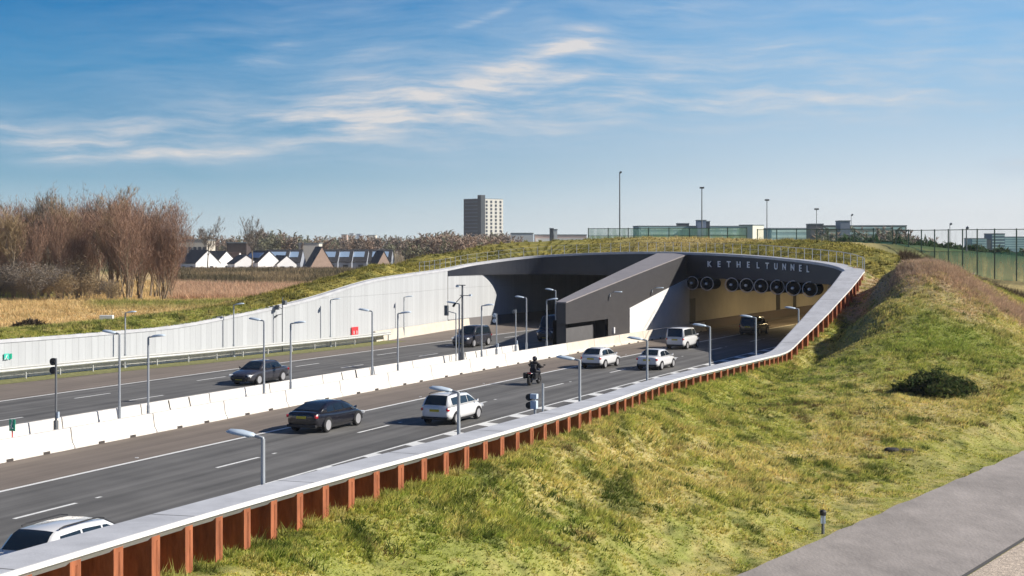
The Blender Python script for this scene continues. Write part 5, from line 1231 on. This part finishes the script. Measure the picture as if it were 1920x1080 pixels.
leaf_bush('bramble_mound', 'dark green low bramble mound alone on the grassy slope at the right', (x, y, z-.1), (2.25, 1.5, 1.15), 6500, [(.05, .08, .025), (.08, .12, .035), (.13, .14, .05)], 'shrub', .11)
x, y, _ = P3(60, 118, 0); z = ter1(x, y)
leaf_bush('debris_heap', 'low dark heap of dead branches in the field above the far white wall', (x, y, z), (1.5, .8, .55), 1200, [(.05, .035, .025), (.12, .09, .06)], 'heap', .2, 3)
for k in range(26):
    px = 1590+k*16; Yh = 205+(k % 3)*7; x = (px-960)/F*Yh; zb = ter1(x, Yh); tp_ = float(np.interp(px, [1590, 1700, 1780, 1950], [448, 462, 478, 474]))+(k*37 % 7)*1.5
    zt_ = H+(HY-tp_)*Yh/F; leaf_bush('hedge_shrub', 'dark green shrub in the hedge behind the sports court fence', (x, Yh, zb-.2), (2.2, 1.5, max(zt_-zb, 1.5)), 700, [(.04, .09, .03), (.07, .12, .05), (.09, .10, .05)], 'shrub', .28, 40+k)['group'] = 'hedge behind the court fence'
# ================================================================ GRASS, REEDS
def tufts(name, X, Y, hh, wdt, blades, col, lean, seed, m=M_GRASS, up=1.0, vary=.25):
    rs = np.random.RandomState(seed); n = len(X); Z = terrain(X, Y)[0]; n2 = n*blades
    Xb = np.repeat(X, blades)+rs.normal(0, 1, n2)*wdt*1.5; Yb = np.repeat(Y, blades)+rs.normal(0, 1, n2)*wdt*1.5; Zb = np.repeat(Z, blades)-.03; h_ = np.repeat(hh, blades)*rs.uniform(.5, 1.25, n2)
    a = rs.uniform(0, 2*PI, n2); wx = np.cos(a)*wdt*rs.uniform(.6, 1.3, n2); wy = np.sin(a)*wdt*rs.uniform(.6, 1.3, n2); lx = rs.normal(lean[0], .45, n2)*h_; ly = rs.normal(lean[1], .45, n2)*h_
    V = np.stack([np.stack([Xb-wx, Yb-wy, Zb], 1), np.stack([Xb+wx, Yb+wy, Zb], 1), np.stack([Xb+lx, Yb+ly, Zb+h_*up], 1)], 1).reshape(-1, 3)
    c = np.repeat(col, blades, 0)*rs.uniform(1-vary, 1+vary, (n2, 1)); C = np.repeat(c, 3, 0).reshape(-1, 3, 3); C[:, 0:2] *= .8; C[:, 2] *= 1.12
    o = fast_mesh(name, V, np.arange(3*n2).reshape(-1, 3), np.clip(C.reshape(-1, 3), 0, 1), m, 'stuff'); return o
rs = np.random.RandomState(11)
N_ = 600000
# sample in picture-like density: pick depth with more samples near
Y = 27+(rs.rand(N_)**1.35)*100; px = rs.uniform(-40, 2120, N_); X = (px-960)/F*Y
keep = rs.rand(N_) < np.clip(Y/75, .55, 1)
X, Y, px = X[keep], Y[keep], px[keep]
def outside_right(X, Y, m=.05):
    _, d, idx = terrain(X, Y, False); cw = np.array([capw(i) for i in range(NR)])[idx]
    sgn = ((X-RA[idx, 0])*RNA[idx, 0]+(Y-RA[idx, 1])*RNA[idx, 1]); return (sgn > cw+m), d, idx
ok, d, idx = outside_right(X, Y, -.5); po = path_off(X, Y); ok &= (po < -.12+.35*(rs.rand(len(po))-.5)) & (Y < 124)
X, Y, d = X[ok], Y[ok], d[ok]; Z = smooth_z(X, Y); col = gcol(X, Y, Z)
hn = fbm(X*.8+60, Y*.6+12, 3); hh = (.10+.12*sst(hn, .42, .72))*np.where(Y > 85, 1.15, 1); hh *= np.where(path_off(X, Y) > -3, .55, 1)
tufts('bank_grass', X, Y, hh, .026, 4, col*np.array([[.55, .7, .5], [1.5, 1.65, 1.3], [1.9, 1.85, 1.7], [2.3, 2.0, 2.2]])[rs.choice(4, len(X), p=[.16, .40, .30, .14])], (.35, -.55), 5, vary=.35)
print('tufts', len(X))
# taller grass growing into the recesses of the sheet piling
s = RS[40]; lx = []; ly = []; lh = []
while s < RS[I_TOP]-8:
    for _ in range(26):
        u = rs.rand()**1.3; p, n, i = sample_ring(s+.40+u*.85); r = capw(i)-.5+rs.rand()*.75; lx.append(p.x+n.x*r); ly.append(p.y+n.y*r); lh.append((.34*(1-u)+.10)*(.6+.6*rs.rand())*min(1, expo(i)+.1))
    s += pitch
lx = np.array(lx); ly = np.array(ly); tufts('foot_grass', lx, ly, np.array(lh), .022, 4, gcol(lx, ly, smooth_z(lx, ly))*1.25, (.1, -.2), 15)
# tall grass tussocks with darker cores scattered on the bank
M2 = 1000; Y = rs.uniform(30, 105, M2); px = rs.uniform(0, 1900, M2); X = (px-960)/F*Y; ok, d, idx = outside_right(X, Y, .6); ok &= (path_off(X, Y) < -2.5); X, Y = X[ok], Y[ok]
Xr = np.repeat(X, 26)+rs.normal(0, .22, len(X)*26); Yr = np.repeat(Y, 26)+rs.normal(0, .16, len(X)*26); dk = np.tile([.085, .13, .025], (len(Xr), 1)); br = np.repeat(rs.rand(len(X)) < .3, 26); dk[br] = [.22, .16, .07]
tufts('grass_tussocks', Xr, Yr, np.full(len(Xr), .22), .024, 2, dk, (.25, -.35), 6)
# roof and left bank grass: along the ring outside
rr = rs.rand(100000); ti = rs.randint(I_TOP-6, NR-150, 100000); r = .25+rr**1.2*24; cw = np.array([capw(i) for i in range(NR)]); X = RA[ti, 0]+RNA[ti, 0]*(cw[ti]+r); Y = RA[ti, 1]+RNA[ti, 1]*(cw[ti]+r); k = (Y > 70) & (path_off(X, Y) < -1); X, Y, r, ti = X[k], Y[k], r[k], ti[k]; Z = smooth_z(X, Y)
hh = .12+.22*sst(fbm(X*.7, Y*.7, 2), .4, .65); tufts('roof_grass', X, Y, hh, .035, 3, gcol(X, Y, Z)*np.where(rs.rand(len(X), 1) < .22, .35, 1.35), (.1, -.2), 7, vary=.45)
# dry field grass and reeds on the left
n = 60000; px = rs.uniform(-60, 660, n); Y = 118+rs.rand(n)**.8*190; X = (px-960)/F*Y; ok, d, idx = outside_right(X, Y, 5); ok &= (smooth_z(X, Y) < 2.2); X, Y, px = X[ok], Y[ok], px[ok]; Z = smooth_z(X, Y); tufts('field_grass', X, Y, np.where(Y > 200, .5, .35)*(.5+rs.rand(len(X))), .06, 3, gcol(X, Y, Z)*1.35, (.0, -.2), 8)
n = 20000; px = rs.uniform(325, 700, n); Y = rs.uniform(235, 285, n); X = (px-960)/F*Y; cr = np.tile([.66, .45, .29], (n, 1))*rs.uniform(.85, 1.15, (n, 1)); tufts('reeds', X, Y, np.full(n, 1.7), .10, 3, cr, (.05, 0), 9)
n = 9000; px = rs.uniform(330, 640, n); Y = rs.uniform(385, 415, n); X = (px-960)/F*Y; cr = np.tile([.17, .12, .075], (n, 1))*rs.uniform(.6, 1.5, (n, 1)); tufts('hedgerow_scrub', X, Y, rs.uniform(.6, 1.5, n), .2, 3, cr, (.0, 0), 10)
n = 24000; px = rs.uniform(325, 690, n); Y = rs.uniform(286, 392, n); X = (px-960)/F*Y; nz = fbm(X*.08, Y*.05+3, 3); cr = mixc(np.tile([.36, .27, .15], (n, 1)), np.array([.16, .13, .07]), sst(nz, .42, .6))*rs.uniform(.6, 1.3, (n, 1)); tufts('field_scrub', X, Y, rs.uniform(.7, 1.7, n)*(.6+nz), .16, 3, cr, (.0, 0), 14)
# reddish heather-like growth on the ridge
n = 26000; t = rs.rand(n); kx = np.interp(t, [0, .2, .45, .7, 1], [27.5, 30, 34, 38, 46]); ky = np.interp(t, [0, .2, .45, .7, 1], [117, 110, 108, 107, 102]); X = kx+rs.normal(0, 1.9, n); Y = ky+rs.normal(0, 2.2, n); ok = outside_right(X, Y, 3.2)[0]; X, Y = X[ok], Y[ok]; cr = np.array([[.56, .40, .28], [.66, .50, .34], [.42, .29, .20]])[rs.randint(0, 3, len(X))]; tufts('ridge_heather', X, Y, rs.uniform(.12, .42, len(X)), .02, 3, cr, (.05, -.1), 12)
n = 7000; px = rs.uniform(1690, 1960, n); Y = 134+rs.normal(0, 5, n); X = (px-960)/F*Y; cr = np.tile([.09, .065, .04], (n, 1))*rs.uniform(.5, 1.8, (n, 1)); tufts('ditch_scrub', X, Y, rs.uniform(.3, 1.0, n), .04, 3, cr, (.0, 0), 13)
# ================================================================ TUNNEL LIGHTS
M_TL = mat('tunnel_lamp_glow', (1, .8, .5, 1), .5, emis=(1, .72, .38), estr=6)
for k, (Y, d) in enumerate(((163, 3), (176, 3), (190, 3), (206, 3))):
    e = empty('tunnel_light', road(Y, d, ZF-.12), '%s warm strip light on the ceiling deep in the right tunnel tube' % ORD[k], 'lamp', 'strip lights in the right tube', rz_at(Y))
    b = MB(); b.box((0, 0, 0), (.35, 3.2, .1)); b.build('housing', M_FAN, e, local=True); b = MB(); b.box((0, 0, -.06), (.25, 3.0, .03)); b.build('tube', M_TL, e, local=True)
    l = bpy.data.lights.new('tunnel_lamp_light', 'AREA'); l.shape = 'RECTANGLE'; l.size = .5; l.size_y = 6; l.energy = 520; l.color = (1, .76, .40); lo = bpy.data.objects.new('lamp_light', l); COL.objects.link(lo); lo.parent = e; lo.location = (0, 0, -.1)
# ================================================================ HAZE
hz = MB(); hz.box((0, 650, 29), (5600, 4600, 68)); hm_ = bpy.data.materials.new('thin_haze'); hm_.use_nodes = True; hn_ = hm_.node_tree.nodes; hm_.node_tree.nodes.remove(hn_['Principled BSDF'])
pv = hn_.new('ShaderNodeVolumePrincipled'); pv.inputs['Color'].default_value = (.93, .95, .97, 1); pv.inputs['Density'].default_value = .00014; pv.inputs['Anisotropy'].default_value = 0
hm_.node_tree.links.new(pv.outputs[0], hn_['Material Output'].inputs['Volume']); hz.build('haze', hm_)['kind'] = 'stuff'
# ================================================================ SUN, SKY, CAMERA
SE = math.radians(32.5); SRot = math.radians(98)
sd = Vector((math.cos(SE)*math.sin(SRot), math.cos(SE)*math.cos(SRot), math.sin(SE)))
l = bpy.data.lights.new('sun', 'SUN'); l.energy = 5.0; l.angle = math.radians(.53); l.color = (1, .93, .82)
so = bpy.data.objects.new('sun', l); COL.objects.link(so); so.rotation_euler = sd.to_track_quat('Z', 'Y').to_euler(); so.location = (60, -20, 60)
w = bpy.data.worlds.new('World'); scene.world = w; w.use_nodes = True; nt = w.node_tree; N = nt.nodes; L = nt.links
bg = N['Background']; bg.inputs['Strength'].default_value = .05
sk = N.new('ShaderNodeTexSky'); sk.sky_type = 'NISHITA'; sk.sun_disc = False; sk.sun_elevation = SE; sk.sun_rotation = SRot; sk.air_density = 1; sk.dust_density = .3; sk.ozone_density = 3
def M(op, a, b_=None, c=None):
    n = N.new('ShaderNodeMath'); n.operation = op
    for k, v in enumerate((a, b_, c)):
        if v is None: continue
        if isinstance(v, (int, float)): n.inputs[k].default_value = v
        else: L.new(v, n.inputs[k])
    return n.outputs[0]
def MR(v, a, b_, c, d, smooth=False):
    n = N.new('ShaderNodeMapRange'); n.interpolation_type = 'SMOOTHSTEP' if smooth else 'LINEAR'; L.new(v, n.inputs[0])
    for k, x in enumerate((a, b_, c, d)): n.inputs[k+1].default_value = x
    return n.outputs[0]
def MIX(f, a, b_):
    n = N.new('ShaderNodeMix'); n.data_type = 'RGBA'
    if isinstance(f, (int, float)): n.inputs[0].default_value = f
    else: L.new(f, n.inputs[0])
    for k, v in ((6, a), (7, b_)):
        if isinstance(v, tuple): n.inputs[k].default_value = v
        else: L.new(v, n.inputs[k])
    return n.outputs[2]
tc = N.new('ShaderNodeTexCoord'); sp = N.new('ShaderNodeSeparateXYZ'); L.new(tc.outputs['Generated'], sp.inputs[0])
yy = M('MAXIMUM', sp.outputs[1], .05); U = M('DIVIDE', sp.outputs[0], yy); V = M('DIVIDE', sp.outputs[2], yy)
PX = M('MULTIPLY_ADD', U, F/1000, .96); PY = M('MULTIPLY_ADD', V, -F/1000, .455)     # kilo-pixels of direction, used as angular coordinates
EL = sp.outputs[2]
def ramp(v, stops):
    n = N.new('ShaderNodeValToRGB'); L.new(v, n.inputs[0]); cr = n.color_ramp; cr.interpolation = 'EASE' if False else 'LINEAR'
    while len(cr.elements) > 1: cr.elements.remove(cr.elements[-1])
    cr.elements[0].position = stops[0][0]; cr.elements[0].color = stops[0][1]
    for p, c in stops[1:]: e = cr.elements.new(p); e.color = c
    return n.outputs[0]
# clear-sky colour by elevation, measured away from and towards the sun
T = MR(EL, 0, .2, 0, 1)
left = ramp(T, [(0, srgb(204, 222, 228)), (.11, srgb(172, 202, 216)), (.22, srgb(128, 176, 202)), (.40, srgb(98, 157, 196)), (.60, srgb(66, 143, 194)), (.82, srgb(30, 122, 183)), (1, srgb(18, 108, 174))])
right = ramp(T, [(0, srgb(244, 248, 249)), (.11, srgb(233, 240, 244)), (.25, srgb(204, 222, 235)), (.45, srgb(165, 202, 230)), (.65, srgb(140, 190, 230)), (.85, srgb(118, 176, 226)), (1, srgb(100, 165, 220))])
az = MR(U, -.30, .36, 0, 1, True); lowsky = MIX(az, left, right)
# clouds: wispy streaks, fractal noise stretched along their drift
cmb = N.new('ShaderNodeCombineXYZ'); L.new(PX, cmb.inputs[0]); L.new(PY, cmb.inputs[1])
wn = N.new('ShaderNodeTexNoise'); wn.inputs['Scale'].default_value = 3.2; wn.inputs['Detail'].default_value = 3; L.new(cmb.outputs[0], wn.inputs[0])
sb = N.new('ShaderNodeVectorMath'); sb.operation = 'SUBTRACT'; L.new(wn.outputs['Color'], sb.inputs[0]); sb.inputs[1].default_value = (.5, .5, .5)
sc = N.new('ShaderNodeVectorMath'); sc.operation = 'SCALE'; L.new(sb.outputs[0], sc.inputs[0]); sc.inputs['Scale'].default_value = .07
ad = N.new('ShaderNodeVectorMath'); ad.operation = 'ADD'; L.new(cmb.outputs[0], ad.inputs[0]); L.new(sc.outputs[0], ad.inputs[1])
mp = N.new('ShaderNodeMapping'); mp.inputs['Rotation'].default_value = (0, 0, .22); mp.inputs['Scale'].default_value = (2.4, 15, 1); L.new(ad.outputs[0], mp.inputs[0])
n1 = N.new('ShaderNodeTexNoise'); n1.inputs['Scale'].default_value = 1.1; n1.inputs['Detail'].default_value = 9; n1.inputs['Roughness'].default_value = .62; n1.inputs['Distortion'].default_value = .25; L.new(mp.outputs[0], n1.inputs[0])
mp2 = N.new('ShaderNodeMapping'); mp2.inputs['Rotation'].default_value = (0, 0, .30); mp2.inputs['Scale'].default_value = (4, 34, 1); L.new(ad.outputs[0], mp2.inputs[0])
n2 = N.new('ShaderNodeTexNoise'); n2.inputs['Scale'].default_value = 1.0; n2.inputs['Detail'].default_value = 6; n2.inputs['Roughness'].default_value = .6; L.new(mp2.outputs[0], n2.inputs[0])
wsep = N.new('ShaderNodeSeparateXYZ'); L.new(ad.outputs[0], wsep.inputs[0]); AX, AY = wsep.outputs[0], wsep.outputs[1]
# (cx, cy, rx, ry, slope, strength)
EL_ = [(.09, .262, .15, .022, .12, .75), (.15, .290, .10, .012, .0, .9), (.30, .268, .12, .030, .12, .75), (.42, .284, .11, .012, .05, .7), (.30, .235, .10, .02, .1, .35), (.61, .222, .075, .040, -.05, 1.0), (.72, .200, .24, .026, -.10, .95), (.50, .215, .10, .022, .02, .5), (.66, .238, .13, .03, .0, .6), (.93, .196, .22, .030, -.12, .6), (.97, .135, .15, .026, -.28, .95), (1.06, .098, .08, .012, -.3, .75), (1.10, .150, .20, .018, .05, .45), (1.15, .192, .20, .016, -.02, .55), (1.42, .182, .25, .022, -.05, .6), (1.6, .19, .2, .016, -.0, .4), (1.30, .105, .22, .010, -.1, .35), (1.7, .10, .4, .02, .03, .35), (1.85, .055, .2, .012, .1, .3), (.515, .095, .055, .016, -.45, .6), (.41, .062, .09, .010, -.12, .35), (.93, .028, .08, .006, -.50, .5), (1.15, .045, .14, .014, -.3, .45), (.33, .165, .12, .018, .1, .35), (.66, .145, .12, .012, .15, .35), (.68, .105, .06, .012, -.1, .3), (.55, .275, .35, .010, -.02, .4), (.85, .272, .22, .007, -.03, .35), (1.91, .322, .035, .010, 0, 1.0), (.75, .225, .34, .06, -.12, .42), (1.3, .17, .45, .05, -.03, .36), (.25, .25, .25, .035, .06, .35), (.72, .302, .25, .006, 0, .2), (1.0, .25, .14, .014, -.15, .4), (.05, .222, .06, .012, .2, .3)]
tot = None
for cx, cy, rx, ry, sl, st_c in EL_:
    dx = M('SUBTRACT', AX, cx); dy = M('SUBTRACT', M('SUBTRACT', AY, cy), M('MULTIPLY', dx, sl)); q = M('ADD', M('POWER', M('ABSOLUTE', M('DIVIDE', dx, rx)), 2.0), M('POWER', M('ABSOLUTE', M('DIVIDE', dy, ry)), 2.0))
    g = M('MULTIPLY', M('EXPONENT', M('MULTIPLY', q, -.55)), st_c); tot = g if tot is None else M('MAXIMUM', tot, M('ADD', M('MULTIPLY', g, .6), M('MULTIPLY', tot, .75)))
nn = M('ADD', M('MULTIPLY', n1.outputs['Fac'], .48), M('MULTIPLY', n2.outputs['Fac'], .52))
den = M('ADD', M('MULTIPLY', tot, .60), M('MULTIPLY', M('MULTIPLY', tot, MR(nn, .37, .63, -1, 1)), .66))
veil = M('MULTIPLY', MR(nn, .38, .66, 0, .36), M('MULTIPLY', MR(PY, .34, .22, 0, 1), MR(PX, .1, .7, .3, 1)))
den = M('MINIMUM', M('MAXIMUM', M('ADD', den, veil), 0), .86)
cl = MIX(MR(den, .2, .8, 0, 1), srgb(190, 206, 224), srgb(232, 226, 222))
low2 = MIX(den, lowsky, cl)
low10 = N.new('ShaderNodeVectorMath'); low10.operation = 'SCALE'; L.new(low2, low10.inputs[0]); low10.inputs['Scale'].default_value = 20.0*2**(-EXPO)
f = MR(EL, .2, .42, 1, 0, True); f = M('MULTIPLY', f, MR(sp.outputs[1], .2, .6, 0, 1, True))
skt = N.new('ShaderNodeVectorMath'); skt.operation = 'MULTIPLY'; L.new(sk.outputs[0], skt.inputs[0]); skt.inputs[1].default_value = (.24, .58, 1.02)
res = MIX(f, skt.outputs[0], low10.outputs[0]); L.new(res, bg.inputs['Color'])
cam = bpy.data.cameras.new('camera'); co = bpy.data.objects.new('camera', cam); COL.objects.link(co); co.location = (0, 0, H); co.rotation_euler = (PI/2, 0, 0)
cam.sensor_width = 36; cam.lens = F/1920*36; cam.shift_y = -(540-HY)/1920; cam.clip_end = 12000; cam.clip_start = .5; scene.camera = co
scene.view_settings.view_transform = 'Standard'; scene.view_settings.look = 'None'; scene.view_settings.exposure = EXPO; scene.view_settings.gamma = 1
